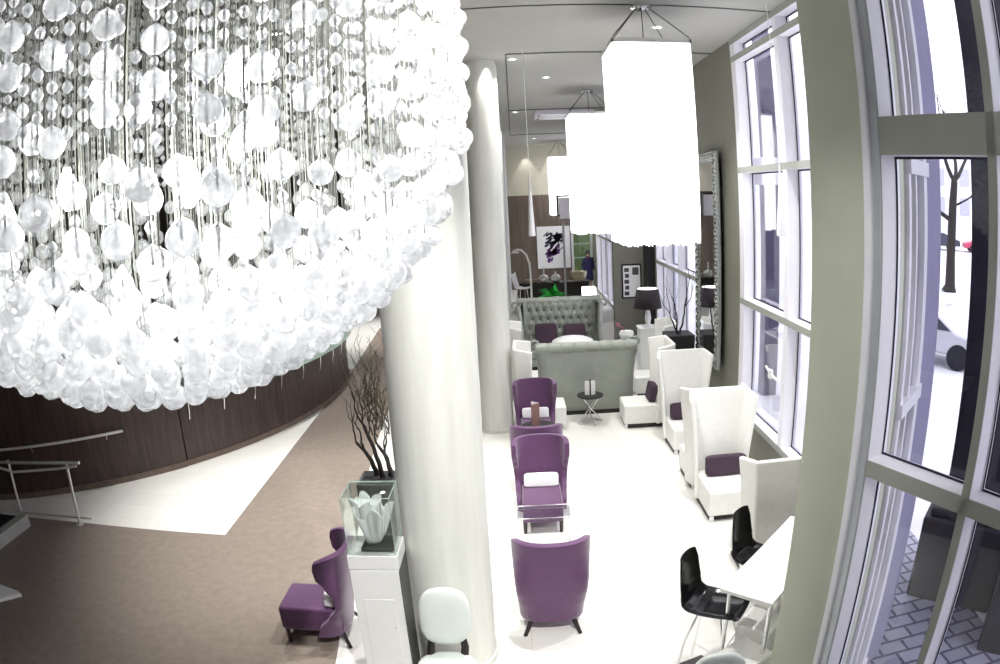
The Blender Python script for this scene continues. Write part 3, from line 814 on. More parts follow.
# ================================================================== SILVER MIRROR
mr_ = thing('wall_mirror', 'tall silver carved mirror leaning on the olive wall between the windows', 'mirror', (WX - .05, 11.35, 0), R_(-3))
y0, y1, z0, z1 = -.80, .80, 1.12, 4.70
MB().bb(-.06, -.04, y0 + .1, y1 - .1, z0 + .1, z1 - .1).build('mirror_glass', M['mirror'], mr_, smooth=0)
MB().bb(-.04, 0, y0, y1, z0, z1).build('backing', M['blackmatt'], mr_, smooth=0)
def carved(p0, p1, n, wid):
    mb = MB(); p0 = Vector(p0); p1 = Vector(p1); d = (p1 - p0); L = d.length; d.normalize()
    vert = abs(d.z) > .5
    for k in range(n):
        c = p0 + d * ((k + .5) * L / n)
        rot = Matrix.Rotation(R_(38 if k % 2 == 0 else 30), 3, 'X')
        r = (.055, wid * .62, L / n * .62) if vert else (.055, L / n * .62, wid * .62)
        mb.ell((c.x, c.y, c.z), r, 10, 6, rot=rot)
    if vert: mb.bb(-.075, -.01, p0.y - wid / 2 - .02, p0.y - wid / 2 + .005, p0.z, p1.z).bb(-.075, -.01, p0.y + wid / 2 - .005, p0.y + wid / 2 + .02, p0.z, p1.z)
    else: mb.bb(-.075, -.01, p0.y, p1.y, p0.z - wid / 2 - .02, p0.z - wid / 2 + .005).bb(-.075, -.01, p0.y, p1.y, p0.z + wid / 2 - .005, p0.z + wid / 2 + .02)
    return mb
for a, b, n in (((-.06, y0 + .07, z0), (-.06, y0 + .07, z1), 26), ((-.06, y1 - .07, z0), (-.06, y1 - .07, z1), 26), ((-.06, y0, z0 + .07), (-.06, y1, z0 + .07), 12), ((-.06, y0, z1 - .07), (-.06, y1, z1 - .07), 12)):
    carved(a, b, n, .11).build('carved_frame', M['silver'], mr_, smooth=60)

# ================================================================== PLANTERS AND BRANCHES
def branch_tree(mb, p, d, length, r, depth, rr, kink=.35, split=2, spread=.5, upb=.25):
    pts = [Vector(p)]; rad = [r]; d = Vector(d).normalized(); n = 7
    for i in range(n):
        d = (d + Vector((rr.uniform(-kink, kink), rr.uniform(-kink, kink), rr.uniform(-kink * .4, kink * .5) + upb * .3))).normalized()
        pts.append(pts[-1] + d * length / n); rad.append(r * (1 - .5 * (i + 1) / n))
    mb.tube(pts, rad, 6)
    if depth > 0:
        for k in range(split):
            i = n if k == 0 else rr.randint(3, n - 1)
            dd = (d + Vector((rr.uniform(-spread, spread), rr.uniform(-spread, spread), rr.uniform(0, spread)))).normalized()
            branch_tree(mb, pts[i], dd, length * rr.uniform(.6, .85), rad[i] * .75, depth - 1, rr, kink, split, spread, upb)
pl = thing('willow_planter', 'dark square planter with curly willow branches behind the glass case', 'planter', (-1.76, 7.35, 0))
MB().box((0, 0, .43), (.40, .40, .86), taper=1.12).build('pot', M['darkpanel'], pl, bevel=.01)
MB().bb(-.19, .19, -.19, .19, .84, .865).build('soil', M['blackmatt'], pl, smooth=0)
rr = random.Random(11)
for k, (x, y, L) in enumerate(((.06, .0, .75), (.14, .05, .6), (-.02, .06, .55))):
    mb = MB(); branch_tree(mb, (x, y, .85), (-.15 + .15 * k, 0, 1), L * .92, .034, 3, rr, .42, 2, .30, .7)
    mb.build('branch', M['branch'], pl, smooth=60)
mb = MB()
for k in range(24):
    branch_tree(mb, (rr.uniform(-.12, .22), rr.uniform(-.1, .1), rr.uniform(1.4, 1.9)), (rr.uniform(-.2, .3), 0, 1), rr.uniform(.35, .6), .010, 1, rr, .62, 2, .4, .5)
mb.build('curly_twigs', M['twig'], pl, smooth=60)

pw = thing('branch_planter', 'black square pot with bare twisted branches before the far window', 'planter', (2.98, 12.25, 0))
MB().box((0, 0, 1.23), (.50, .50, .38), taper=1.05).build('pot', M['blackmatt'], pw, bevel=.01)
MB().bb(-.26, .26, -.26, .26, 0, 1.035).build('stand', M['white'], pw, bevel=.01)
rr = random.Random(4)
for k, (x, dx, L) in enumerate(((.0, -.5, .55), (.02, -.12, .75), (-.03, -.15, .5))):
    mb = MB(); branch_tree(mb, (x, 0, 1.40), (dx, 0, 1), L, .02, 2, rr, .32, 2, .5, .5)
    mb.build('branch', M['branch'], pw, smooth=60)

# ================================================================== DISPLAY PEDESTAL
pd = thing('display_pedestal', 'tall white cabinet pedestal by the thick column', 'pedestal', (-1.205, 4.66, 0))
MB().bb(-.20, .195, -.17, .17, 0, 1.28).build('body', M['white'], pd, bevel=.004)
MB().bb(-.203, .20, -.173, .173, 1.285, 1.41).build('top_block', M['white'], pd, bevel=.006)
MB().bb(.196, .203, -.17, .17, 0, 1.27).build('side_panel', M['darkpanel'], pd, smooth=0)  # dark tone paints the shade on this side of the white pedestal
dpan = MB().bb(-.13, .13, -.176, -.168, .15, 1.0).build('door', M['white'], pd, bevel=.003)
MB().lathe([(.008, -.02), (.008, 0)], (.105, -.18, .72), rot=Matrix.Rotation(pi / 2, 3, 'X'), seg=10).build('lock', M['chrome'], dpan)
gcx = thing('glass_case', 'clear glass display box standing on the white pedestal', 'display case', (-1.205, 4.66, 1.412))
for nm, b in (('front_glass', (-.19, .19, -.165, -.160, 0, .49)), ('back_glass', (-.19, .19, .16, .165, 0, .49)), ('side_glass', (-.19, -.185, -.16, .16, 0, .49)), ('side_glass', (.185, .19, -.16, .16, 0, .49)), ('top_glass', (-.19, .19, -.165, .165, .49, .496))):
    MB().bb(*b).build(nm, M['caseglass'], gcx, smooth=0)
for sx in (-1, 1):
    for sy in (-1, 1):
        MB().tube([(sx * .1875, sy * .1625, 0), (sx * .1875, sy * .1625, .49)], .003, 4).build('glass_edge', M['greenglass'], gcx)
for sy in (-1, 1): MB().tube([(-.19, sy * .1625, .494), (.19, sy * .1625, .494)], .003, 4).build('glass_edge', M['greenglass'], gcx)
for sx in (-1, 1): MB().tube([(sx * .1875, -.163, .494), (sx * .1875, .163, .494)], .003, 4).build('glass_edge', M['greenglass'], gcx)
gs = thing('glass_sculpture', 'rippled clear blown glass bowl inside the display case', 'sculpture', (-1.18, 4.66, 1.414))
MB().bb(-.12, .14, -.11, .11, 0, .035).build('base', M['darkpanel'], gs, bevel=.008)
def shell(a, v):
    th = a * 2 * pi; w = 1 + .22 * v * sin(5 * th + .6) + .08 * v * sin(11 * th)
    r = (.035 + .105 * v ** .7) * w
    return Vector((r * cos(th) - .02, r * sin(th), .04 + .30 * v ** 1.3 + .05 * v * cos(5 * th)))
MB().grid(shell, 80, 20, closed_u=True).build('rippled_bowl', M['artglass'], gs, smooth=80, solid=.008)
def shell2(a, v):
    th = a * 2 * pi; w = 1 + .3 * v * sin(4 * th + 1)
    r = (.02 + .075 * v) * w
    return Vector((r * cos(th) - .06, r * sin(th) - .03, .04 + .38 * v + .03 * v * sin(4 * th)))
MB().grid(shell2, 60, 16, closed_u=True).build('rippled_flute', M['artglass'], gs, smooth=80, solid=.008)

# ================================================================== WHITE TABLE, BLACK SHELL CHAIRS, OTTOMANS, STOOLS
ta = R_(46.3)
tp = thing('long_white_table', 'long white table set at an angle, cut off by the wall pier', 'table', (1.67, 4.24, 0), ta)
MB().bb(0, 1.5, -.235, .235, .965, 1.0).build('tabletop', M['whitetop'], tp, bevel=.004)
for x in (.1, 1.4):
    for y in (-.19, .19):
        MB().tube([(x, y, .965), (x, y, 0)], .02, 12).build('leg', M['chrome'], tp)
    MB().tube([(x, -.19, .25), (x, .19, .25)], .012, 8).build('cross_rail', M['chrome'], tp)
def shell_chair(name, label, loc, rz):
    t = thing(name, label, 'chair', loc, rz, 'black shell chairs at the white table')
    path = [(-.25, .425), (-.22, .445), (-.1, .432), (.05, .42), (.15, .425), (.21, .46), (.245, .54), (.265, .65), (.28, .76), (.295, .86)]
    wd = [.19, .205, .215, .215, .21, .205, .20, .19, .175, .15]
    def fn(a, v):
        k = v * (len(path) - 1); i = min(int(k), len(path) - 2); f = k - i
        y = path[i][0] * (1 - f) + path[i + 1][0] * f; z = path[i][1] * (1 - f) + path[i + 1][1] * f; w = wd[i] * (1 - f) + wd[i + 1] * f
        u = a * 2 - 1
        lift = .05 * abs(u) ** 3 * (1 if v < .55 else max(0, 1 - (v - .55) / .2))
        fw = .045 * abs(u) ** 2.5 * max(0, min(1, (v - .5) / .2))
        c = 1 - .12 * abs(u) ** 6 * max(0, (v - .9) / .1)
        return Vector((u * w * c * 1.1, (y - fw) * 1.1, (z + lift - .42) * 1.1 + .61))
    MB().grid(fn, 18, 36).build('shell_seat', M['black'], t, solid=.012, smooth=80, subsurf=1)
    for sx in (-1, 1):
        MB().tube([(sx * .10, -.10, .60), (sx * .17, -.18, .3), (sx * .20, -.21, 0)], .010, 8).build('leg', M['chrome'], t)
        MB().tube([(sx * .10, .10, .595), (sx * .17, .18, .3), (sx * .20, .21, 0)], .010, 8).build('leg', M['chrome'], t)
    MB().tube([(-.172, -.185, .28), (.172, -.185, .28)], .009, 8).build('foot_rail', M['chrome'], t)
    MB().bb(-.11, .11, -.12, .12, .588, .602).build('seat_plate', M['chrome'], t, smooth=0)
    return t
fa = math.atan2(.72, .69)       # chairs face (.72, -.69)
c1 = shell_chair('shell_chair', 'glossy black shell chair at the near corner of the white table, seat showing', (1.56, 4.68, 0), R_(54))
c2 = dup(c1, (2.22, 5.34, 0), R_(46), 'glossy black shell chair half hidden under the white table, by the white chair')
def ottoman(label, x, y, rz, s):
    t = thing('cube_ottoman', label, 'ottoman', (x, y, 0), rz, 'white cube ottomans under the white table')
    MB().bb(-s / 2, s / 2, -s / 2, s / 2, .04, .42).build('cushion', M['leather'], t, bevel=.02, seg=3)
    for sx in (-1, 1):
        for sy in (-1, 1): MB().lathe([(.02, 0), (.02, .05)], (sx * (s / 2 - .05), sy * (s / 2 - .05), 0), seg=10).build('foot', M['chrome'], t)
ottoman('white cube ottoman tucked under the end of the white table', 2.02, 4.66, ta, .34)
ottoman('white cube ottoman in front of the white table end, nearer us', 1.74, 4.22, ta - .25, .36)
def stool(name, label, loc, rz):
    t = thing(name, label, 'stool', loc, rz, 'pale round-backed bar stools')
    MB().ell((0, -.18, .60), (.235, .235, .055), 28, 10, p=.75).build('seat', M['stoolwhite'], t, smooth=70)
    MB().ell((0, .06, .97), (.20, .055, .255), 28, 16, p=.72, rot=Matrix.Rotation(-.1, 3, 'X')).build('backrest', M['stoolwhite'], t, smooth=70)
    for s in (-1, 1):
        MB().tube([(s * .13, -.02, .60), (s * .135, .06, .66), (s * .12, .075, .80)], [.035, .035, .02], 6).build('back_bracket', M['darkleg'], t)
    MB().lathe([(.22, 0), (.22, .015), (.05, .04), (.03, .06), (.03, .55), (.08, .57)], (0, -.18, 0), seg=28).build('pedestal', M['chrome'], t)
    MB().tube([(.16 * cos(k * pi / 8), -.18 + .16 * sin(k * pi / 8), .25) for k in range(17)], .01, 8).build('foot_ring', M['chrome'], t)
    return t
M['stoolwhite'] = mat('pale_stool_leather', (.72, .77, .73), .3, var=.04)
s1 = stool('bar_stool', 'white round-backed stool at the foot of the thick column', (-.66, 4.24, 0), 0)
s2 = dup(s1, (1.19, 3.22, 0), 0, 'pale round-backed stool cut off by the bottom edge, below the black chair')
dt = thing('dark_cube_table', 'dark square table corner beside the stool at the bottom edge', 'table', (1.19, 3.76, 0), R_(20))
MB().bb(-.1, .1, -.1, .1, .71, .75).build('tabletop', M['darkleg'], dt, bevel=.005)
MB().lathe([(.09, 0), (.09, .015), (.02, .04), (.02, .71)], seg=24).build('pedestal', M['chrome'], dt)

# ================================================================== THINGS AT THE FAR END
tl = thing('table_lamp', 'table lamp with dark shade on a white stand at the window', 'lamp', (2.72, 13.95, 0))
MB().lathe([(.10, 1.24), (.10, 1.27), (.05, 1.30), (.07, 1.42), (.05, 1.56), (.012, 1.62), (.012, 1.72)], seg=20).build('base', M['white'], tl, smooth=50)
MB().lathe([(.30, 1.64), (.23, 2.05)], seg=32, cap=False).build('lamp_shade', M['shade'], tl, solid=.006)
MB().lathe([(.02, 2.03), (.222, 2.035), (.222, 2.045)], seg=32).build('shade_diffuser', M['shadewhite'], tl)
ls = thing('lamp_stand', 'white square stand under the dark-shaded table lamp', 'table', (2.72, 13.95, 0))
MB().bb(-.2, .2, -.2, .2, 0, 1.2).build('body', M['white'], ls, bevel=.008); MB().bb(-.22, .22, -.22, .22, 1.2, 1.24).build('top', M['white'], ls, bevel=.005)
ob = thing('orchid_bowl', 'white bowl with a small pink flower behind the grey sofa', 'vase', (2.33, 12.98 - .0, 0))
ob.location = (2.22, 13.75, 0)
MB().lathe([(.05, 1.02), (.12, 1.06), (.16, 1.14), (.14, 1.2)], seg=24).build('bowl', M['white'], ob)
MB().lathe([(.14, 0), (.14, 1.02)], seg=24).build('stand', M['white'], ob)
MB().tube([(0, 0, 1.1), (-.08, 0, 1.28), (-.16, 0, 1.32)], .008, 6).ell((-.18, 0, 1.34), (.05, .03, .04)).build('flower', mat('pink_petals', (.5, .15, .28), .6, var=.2), ob)

pf = thing('framed_menu', 'black framed board of small pictures on the olive wall end', 'picture', (2.9, 16.98, 1.83))
MB().bb(-.26, .26, -.02, 0.02, -.44, .44).build('frame', M['blackmatt'], pf, bevel=.02)
MB().bb(-.22, .22, -.026, -.018, -.40, .40).build('sheet', M['card'], pf, smooth=0)
mb = MB()
for k in range(5): mb.bb(-.19 + (k % 2) * .02, -.07, -.030, -.024, .34 - k * .15 - .10, .34 - k * .15)
mb.bb(.02, .18, -.030, -.024, .16, .35)
mb.build('printed_pictures', M['darkpanel'], pf, smooth=0)

art = thing('framed_picture', 'large white framed abstract picture in violet and black on the brown wall', 'picture', (1.67, 29.96, 1.82))
MB().bb(-.73, .73, -.03, .03, -.93, .93).build('mat_board', M['card'], art, smooth=0)
mb = MB(); rr = random.Random(3)
for k in range(54):
    z = rr.uniform(-.3, .6); x = rr.gauss(.05, .2); a = rr.uniform(.3, 1.2)
    mb.mi = 0 if z > .05 else 1
    mb.box((x, -.034, z), (rr.uniform(.15, .38), .006, rr.uniform(.04, .1)), rot=Matrix.Rotation(-a, 3, 'Y'))
mb.mi = 1
for k in range(16): mb.box((rr.uniform(-.28, .1), -.034, rr.uniform(-.6, -.1)), (.2, .006, .09), rot=Matrix.Rotation(-rr.uniform(.2, 1.4), 3, 'Y'))
mb.build('brush_strokes', [mat('black_violet_paint', (.04, .035, .07), .7, var=.4, scale=12), mat('violet_paint', (.17, .08, .24), .7, var=.5, scale=12)], art, smooth=0)

cs = thing('bar_console', 'long dark console counter in front of the brown wall', 'counter', (1.25, 24.2, 0))
MB().bb(-1.3, 1.35, -.25, .25, .94, 1.0).build('top', M['darkleg'], cs, bevel=.01); MB().bb(-1.25, 1.3, -.2, .2, 0, .94).build('body', M['darkleg'], cs)
bt = [(-.12, 'slim white bottle'), (.0, 'white vase'), (.14, 'pale jug')]
for i, (x, lab) in enumerate(((-.86, 'pale brown tray box at the left on the console'), (-.42, 'white serving urn on the dark console'), (.0, 'second pale urn on the dark console, under the picture'))):
    o = thing(('tray_box', 'serving_urn', 'serving_urn')[i], lab, ('box', 'urn', 'urn')[i], (1.25 + x + .12, 24.15, 1.0))
    if i == 0: MB().bb(-.22, .22, -.15, .15, 0, .12).build('box', mat('pale_brown_board', (.35, .25, .2), .6, var=.1), o, bevel=.01)
    else:
        MB().lathe([(.08, 0), (.16, .06), (.18, .16), (.12, .25), (.03, .28)], seg=20).build('body', M['white'], o); MB().lathe([(.03, .28), (.025, .55 if i == 1 else .36), (.01, .57 if i == 1 else .38)], seg=12).build('spout', M['white'], o)
gl = thing('drum_lamp', 'pale gold drum lamp shade on the right end of the console', 'lamp', (2.2, 24.15, 1.0))
MB().lathe([(.24, .05), (.30, .34)], seg=28, cap=False).build('lamp_shade', M['gold'], gl, solid=.008); MB().lathe([(.1, 0), (.1, .015), (.015, .03), (.015, .2)], seg=16).build('base', M['chrome'], gl)
wb = thing('white_cube_lamp', 'white cube lamp behind the right corner of the buttoned sofa', 'lamp', (2.22, 21, 0))
MB().bb(-.21, .21, -.21, .21, .80, 1.18).build('shade', M['shadewhite'], wb, bevel=.01); MB().bb(-.2, .2, -.2, .2, 0, .8).build('stand', M['white'], wb, bevel=.01)
gp = thing('green_plant', 'bright green leafy plant behind the buttoned sofa', 'plant', (.98, 19, 0))
MB().box((0, 0, .6), (.36, .36, 1.2), taper=1.1).build('pot', M['white'], gp, bevel=.01)
mb = MB(); rr = random.Random(9)
for k in range(60):
    a = rr.uniform(0, 2 * pi); L = rr.uniform(.25, .5); tz = rr.uniform(.1, 1.1); w = .05
    p0 = Vector((0, 0, 1.22)); d = Vector((cos(a) * cos(tz), sin(a) * cos(tz), sin(tz))); sd = Vector((-sin(a), cos(a), 0)) * w
    p1_ = p0 + d * L * .6; p2_ = p0 + d * L + Vector((0, 0, -.08)); n_ = Vector((0, 0, .012))
    v = [mb.bm.verts.new(q) for q in (p0, p1_ + sd, p2_, p1_ - sd, p1_ + n_ * 2)]
    mb._f([v[0], v[1], v[4]]); mb._f([v[1], v[2], v[4]]); mb._f([v[2], v[3], v[4]]); mb._f([v[3], v[0], v[4]])
mb.build('leaves', M['leaf'], gp, smooth=0, recalc=False)
fl = thing('tall_floor_lamp', 'tall grey metal floor lamp with a square hanging shade', 'lamp', (1.42, 20, 0))
MB().bb(-.03, .03, -.03, .03, 0, 3.55).build('pole', mat('grey_metal', (.35, .37, .40), .4, metal=.4, var=.05), fl, bevel=.004)
MB().bb(-.17, -.11, -.03, .03, 3.45, 4.06).bb(-.17, .42, -.03, .03, 4.02, 4.07).build('bracket', M['blackmatt'], fl, smooth=0)
MB().bb(-.11, -.03, -.02, .02, 3.45, 3.5).build('arm', M['blackmatt'], fl, smooth=0)
MB().bb(-.09, .44, -.24, .24, 3.38, 4.0).build('lamp_shade', mat('lilac_shade', (.72, .70, .80), .7, var=.03), fl, bevel=.01)
MB().lathe([(.2, 0), (.2, .02), (.04, .03)], seg=24).build('base', M['blackmatt'], fl)
al = thing('arc_lamp', 'white arched floor lamp in front of the brown wall', 'lamp', (.44, 22, 0))
MB().tube([(.0, 0, 0), (.0, 0, 1.5), (-.02, 0, 1.9), (-.12, 0, 2.2), (-.28, 0, 2.36), (-.45, 0, 2.37)], .035, 10).build('arched_pole', M['white'], al)
MB().lathe([(.06, 2.38), (.13, 2.26)], (-.47, 0, 0), seg=20, cap=False).build('lamp_shade', M['white'], al, solid=.006); MB().lathe([(.18, 0), (.18, .03), (.04, .04)], seg=24).build('base', M['white'], al)
wc = thing('white_dining_chair', 'small white shell chair by the dark console at the far left', 'chair', (.16, 23.1, 0), R_(70))
def wfn(a, v):
    pth = [(-.22, .95), (0, .92), (.2, .96), (.27, 1.2), (.32, 1.45)]; k = v * 4; i = min(int(k), 3); f = k - i
    return Vector(((a - .5) * .44, pth[i][0] * (1 - f) + pth[i + 1][0] * f, pth[i][1] * (1 - f) + pth[i + 1][1] * f + .04 * (2 * a - 1) ** 2))
MB().grid(wfn, 10, 16).build('seat', M['white'], wc, solid=.02, smooth=80)
for sx in (-1, 1):
    for sy in (-1, 1): MB().tube([(sx * .12, sy * .12, .93), (sx * .2, sy * .2, 0)], .012, 8).build('leg', M['chrome'], wc)

# person at the glass door, dark blue coat
def person(loc, rz):
    t = thing('person', 'person in a long dark blue coat standing by the glazed far door', 'person', loc, rz)
    bm = bmesh.new(); sk = bm.verts.layers.skin.verify()
    J = {'pelvis': ((0, 0, .90), .145), 'chest': ((0, .0, 1.22), .15), 'neck': ((0, 0, 1.42), .065), 'head0': ((0, -.01, 1.50), .07), 'head1': ((0, -.015, 1.60), .088),
         'shl': ((-.17, 0, 1.35), .075), 'ell': ((-.23, .02, 1.08), .055), 'wrl': ((-.22, -.06, .84), .042), 'shr': ((.17, 0, 1.35), .075), 'elr': ((.23, .02, 1.08), .055), 'wrr': ((.22, -.06, .84), .042),
         'hpl': ((-.09, 0, .84), .11), 'knl': ((-.10, -.02, .46), .075), 'anl': ((-.10, .01, .08), .045), 'tol': ((-.11, -.12, .035), .035),
         'hpr': ((.09, 0, .84), .11), 'knr': ((.10, -.03, .46), .075), 'anr': ((.10, .02, .08), .045), 'tor': ((.11, -.11, .035), .035)}
    V = {}
    for k, (p, r) in J.items():
        v = bm.verts.new(p); v[sk].radius = (r, r * .8); V[k] = v
    V['pelvis'][sk].use_root = True
    for a, b in (('pelvis', 'chest'), ('chest', 'neck'), ('neck', 'head0'), ('head0', 'head1'), ('chest', 'shl'), ('shl', 'ell'), ('ell', 'wrl'), ('chest', 'shr'), ('shr', 'elr'), ('elr', 'wrr'), ('pelvis', 'hpl'), ('hpl', 'knl'), ('knl', 'anl'), ('anl', 'tol'), ('pelvis', 'hpr'), ('hpr', 'knr'), ('knr', 'anr'), ('anr', 'tor')):
        bm.edges.new((V[a], V[b]))
    for s, w in ((-1, 'wrl'), (1, 'wrr')):
        palm = bm.verts.new((s * .22, -.075, .77)); palm[sk].radius = (.032, .022); bm.edges.new((V[w], palm))
        for f in range(4):
            b0 = bm.verts.new((s * .22, -.105 + f * .02, .71)); b0[sk].radius = (.009, .009); b1 = bm.verts.new((s * .215, -.11 + f * .02, .665 + .008 * abs(f - 1.5))); b1[sk].radius = (.007, .007)
            bm.edges.new((palm, b0)); bm.edges.new((b0, b1))
        b0 = bm.verts.new((s * .215, -.125, .75)); b0[sk].radius = (.009, .009); bm.edges.new((palm, b0))
    me = bpy.data.meshes.new('body'); bm.to_mesh(me); bm.free(); me.materials.append(M['skin'])
    o = bpy.data.objects.new('body', me); COL.objects.link(o); o.parent = t
    o.modifiers.new('skin', 'SKIN'); sb = o.modifiers.new('sub', 'SUBSURF'); sb.levels = 1; sb.render_levels = 1
    MB().lathe([(.225, .42), (.21, .7), (.19, .95), (.205, 1.2), (.20, 1.32), (.12, 1.42), (.075, 1.45)], seg=24, sy=.72, cap=False).build('coat', M['purplecloth'], t, solid=.01, smooth=70)
    for s in (-1, 1): MB().tube([(s * .15, 0, 1.37), (s * .235, .02, 1.08), (s * .225, -.055, .86)], [.095, .075, .06], 12).build('sleeve', M['purplecloth'], t, smooth=70)
    MB().ell((0, .02, 1.615), (.095, .10, .10), 16, 10).build('hair', M['hair'], t, smooth=80)
    MB().ell((0, -.06, 1.41), (.09, .05, .06), 14, 8).build('scarf', mat('plum_scarf', (.2, .04, .12), .8, var=.2), t, smooth=80)
person((3.06, 28.9, 0), R_(20))

# ceiling cassette and downlights, visible cans first, then added fill cans
cu = thing('ceiling_air_unit', 'flat pale ceiling air unit behind the second pendant lamp', 'air conditioner', (1.5, 18.9, CEIL))
MB().box((0, 0, -.06), (1.6, 1.3, .12)).build('housing', M['ac'], cu, bevel=.01)
for y in (-.25, 0.0, .25): MB().bb(-.5, .5, y - .05, y + .05, -.128, -.118).build('louvre', M['jamb'], cu, smooth=0)
for x, y in ((-.7, -.4), (-.7, .3)): MB().lathe([(.035, -.135), (.035, -.12)], (x, y, 0), seg=14).build('fixing_cap', M['blackmatt'], cu)
cans = [(2.12, 9.21, 'above the nearest pendant'), (.10, 11.31, 'beside the ceiling joint by the columns'), (.75, 13.18, 'between the two nearer pendants'), (.16, 18.39, 'past the second ceiling joint'), (.93, 26.8, 'near the far brown wall'),
        (.2, 6.0, 'added over the nearest purple chair as fill'), (2.6, 6.4, 'added over the white chairs as fill'), (-2.9, 8.2, 'added over the willow planter to brighten the carpet'), (-4.5, 10.2, 'added over the curved desk end to brighten it'), (-3.4, 14.5, 'added over the far carpet to brighten it'), (-3.6, 21, 'added over the far end of the carpet to brighten it'), (-1.6, 5.6, 'added over the display pedestal to brighten it'), (1.0, .4, 'added over the mezzanine edge to light the thick column'), (.2, .4, 'added over the mezzanine centre to light the white chair')]  # cans on this row are added out of view to brighten dim areas
for i, (x, y, w_) in enumerate(cans):
    t = thing('ceiling_downlight', 'small round recessed downlight ' + w_, 'downlight', (x, y, CEIL), 0, 'ceiling downlights')
    MB().lathe([(.055, -.012), (.085, -.012), (.09, 0), (.055, 0)], seg=24, cap=False).build('trim_ring', M['white'], t)
    MB().lathe([(.052, -.008), (.052, -.002)], seg=20).build('lens', M['spot'], t)
    lamp('downlight', 'SPOT', (x, y, CEIL - .03), (260, 200, 200, 160, 140, 420, 280, 1100, 340, 420, 1300, 300, 1100, 260)[i], (1, .985, .95), .05, aim=((x, y, 0) if i < 12 else ((-.85, 4.9, 1.6) if i == 12 else (2.35, 5.7, .9))), spot=R_(95 if i < 7 else (68 if i < 12 else (44 if i == 12 else 34))), blend=.8)  # last pair: added spots aimed at the thick column and white chair
for i, (x, y) in enumerate(((-.30, 11.12), (.62, 29.7), (1.75, 29.7))):
    lamp('wall_washer', 'SPOT', (x, y, CEIL - .05), (60, 40, 40)[i], (1, .98, .92), .03, aim=(x - (.1 if i == 0 else 0), y + .12, 0), spot=R_(60), blend=.5)

# ================================================================== OUTSIDE
struct(MB().prism([(P1.x + .2, P1.y + .3), (end.x + .3, -3.2), (60, -20), (90, 110), (3.65, 110), (3.65, 5.0)], -.2, -.12).build('street', M['snow'], smooth=0))
pv = [w1(-.3, .22), w1(TEND, .22), w1(TEND, 2.6), w1(.2, 2.7), Vector((4.9, 6.6, 0)), Vector((3.65, 6.5, 0)), Vector((3.65, 5.1, 0))]
struct(MB().prism([(p.x, p.y) for p in pv], -.119, -.112).build('sidewalk', M['paving'], smooth=0))
# stone corner of the bay, with a second casement seen from outside
struct(MB().prism([(2.9, 4.22), (3.26, 4.42), (3.7, 5.0), (3.6, 5.05), (3.42, 5.0)], -.12, CEIL).build('wall_bay_corner', M['lilacstone'], smooth=0))
wn = thing('window_5', None, None); struct(wn)
q = [Vector((2.45, 3.79, 0)), Vector((2.92, 4.24, 0))]
dq = (q[1] - q[0]); Lq = dq.length; dq.normalize(); nq = Vector((dq.y, -dq.x, 0)); Rq = Matrix(((dq.x, nq.x, 0), (dq.y, nq.y, 0), (0, 0, 1)))
def qbox(mb, s0, s1, n0, n1, z0, z1): mb.box(q[0] + dq * (s0 + s1) / 2 + nq * (n0 + n1) / 2 + Vector((0, 0, (z0 + z1) / 2)), (s1 - s0, n1 - n0, z1 - z0), rot=Rq); return mb
mb = MB()
for s0, s1 in ((0, .07), (.22, .27), (Lq - .12, Lq)): qbox(mb, s0, s1, 0, .07, 0, CEIL)
mb.build('post', M['frame'], wn, smooth=0)
mb = MB()
for z in (.0, 2.55, 4.16): qbox(mb, 0, Lq, -.02, .09, z, z + .10)
mb.build('rail', M['frame'], wn, smooth=0)
qbox(MB(), .0, Lq, .03, .035, 0, CEIL).build('pane', M['glass'], wn, smooth=0)

ic = thing('iron_pier', 'thick dark violet-black pier on a plinth just outside the right window', 'pier', (4.88, 5.22, 0), R_(-45))
MB().bb(-.44, 2.4, -.4, .4, .95, 7.5).build('shaft', M['iron'], ic, bevel=.02)
MB().bb(-.62, .4, -.55, .55, -.12, .85).bb(.4, 2.6, -1.25, .55, -.12, .85).build('plinth', M['iron'], ic, bevel=.03); MB().bb(-.56, 2.5, -.5, .5, .85, .95).build('cap', M['iron'], ic, bevel=.03)
ep = thing('stone_pier', 'dark grey stone pier outside the tall middle window', 'pier', (5.15, 13.0, 0))
MB().bb(-.16, .14, -.16, .16, -.12, 4.2).build('lower_shaft', M['darkstone'], ep); MB().bb(-.10, .14, -.2, .2, 4.75, 9).build('upper_shaft', M['darkstone'], ep); MB().bb(-.24, .2, -.2, .2, 4.2, 4.75).build('pale_block', M['facade'], ep)
tr_ = thing('street_tree', 'bare dark street tree seen through the right window', 'tree', (19.6, 25.7, -.12))
mb = MB(); rr = random.Random(21)
mb.tube([(0, 0, 0), (.06, 0, .3), (.05, 0, 1.5), (.1, 0, 2.9), (.18, 0, 4.1), (.3, 0, 5.0)], [.42, .27, .23, .22, .2, .17], 10)
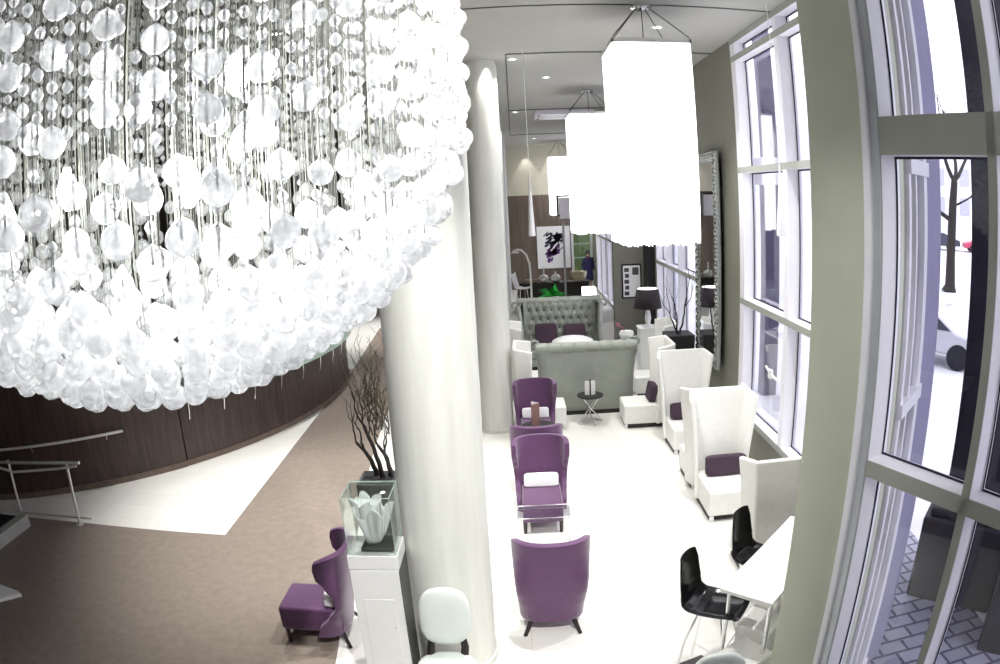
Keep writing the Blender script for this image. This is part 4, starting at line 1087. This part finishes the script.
for p, d, L, r in (((.3, 0, 5.0), (-.6, .4, 1.5), 2.2, .11), ((.3, 0, 5.0), (1.2, -.4, 1.3), 2.4, .10), ((.22, 0, 4.4), (.2, .3, 1.6), 2.6, .12), ((.12, 0, 3.2), (-1.6, .9, 1.2), 2.2, .12), ((.2, 0, 3.9), (1.3, -.6, .4), 1.7, .06)):
    branch_tree(mb, p, d, L, r, 2, rr, .2, 2, .6, .2)
mb.build('trunk', M['branch'], tr_, smooth=60)
def car(name, label, loc, rz, m, L=4.3):
    t = thing(name, label, 'car', loc, rz, 'cars on the street')
    h = L / 2
    prof = [(-h, .35), (-h + .05, .75), (-h + .9, .92), (-h + 1.5, 1.38), (h - 1.5, 1.42), (h - .6, .98), (h - .05, .85), (h, .38)]
    MB().prism(prof, -.85, .85, axis='y').build('body', m, t, bevel=.08, seg=3)
    win_ = [(-h + 1.05, .95), (-h + 1.55, 1.32), (h - 1.55, 1.34), (h - .85, .97)]
    MB().prism(win_, -.86, .86, axis='y').build('side_window', M['cardark'], t, smooth=0)
    for x in (-h + .8, h - .85):
        for s in (-1, 1):
            w = MB().lathe([(.2, -.1), (.32, -.1), (.33, 0), (.32, .1), (.2, .1)], (x, s * .78, .33), rot=Matrix.Rotation(pi / 2, 3, 'X'), seg=24).build('wheel', M['iron'], t)
car('car', 'silver car parked outside, only its rear half showing past the pale stone corner', (10.6, 15.0, -.12), R_(125), M['carsilver'])
car('car', 'small dark car far up the street left of the tree trunk', (35.0, 48.0, -.12), R_(-30), M['cardark'])
car('car', 'small red car far up the street right of the tree', (38.5, 45.0, -.12), R_(-30), M['carred'])
fb = thing('street_building', 'pale building facade across the street beyond the tree', 'building', (62, 84, -.12), R_(-36))
MB().bb(-60, 60, 0, 8, 0, 15).build('wall', M['facade'], fb, smooth=0)
for i in range(-7, 8):
    for j in range(3): MB().bb(i * 4 - .8, i * 4 + .8, -.05, .1, 2 + j * 4.2, 4.6 + j * 4.2).build('window', M['facadewin'], fb, smooth=0)
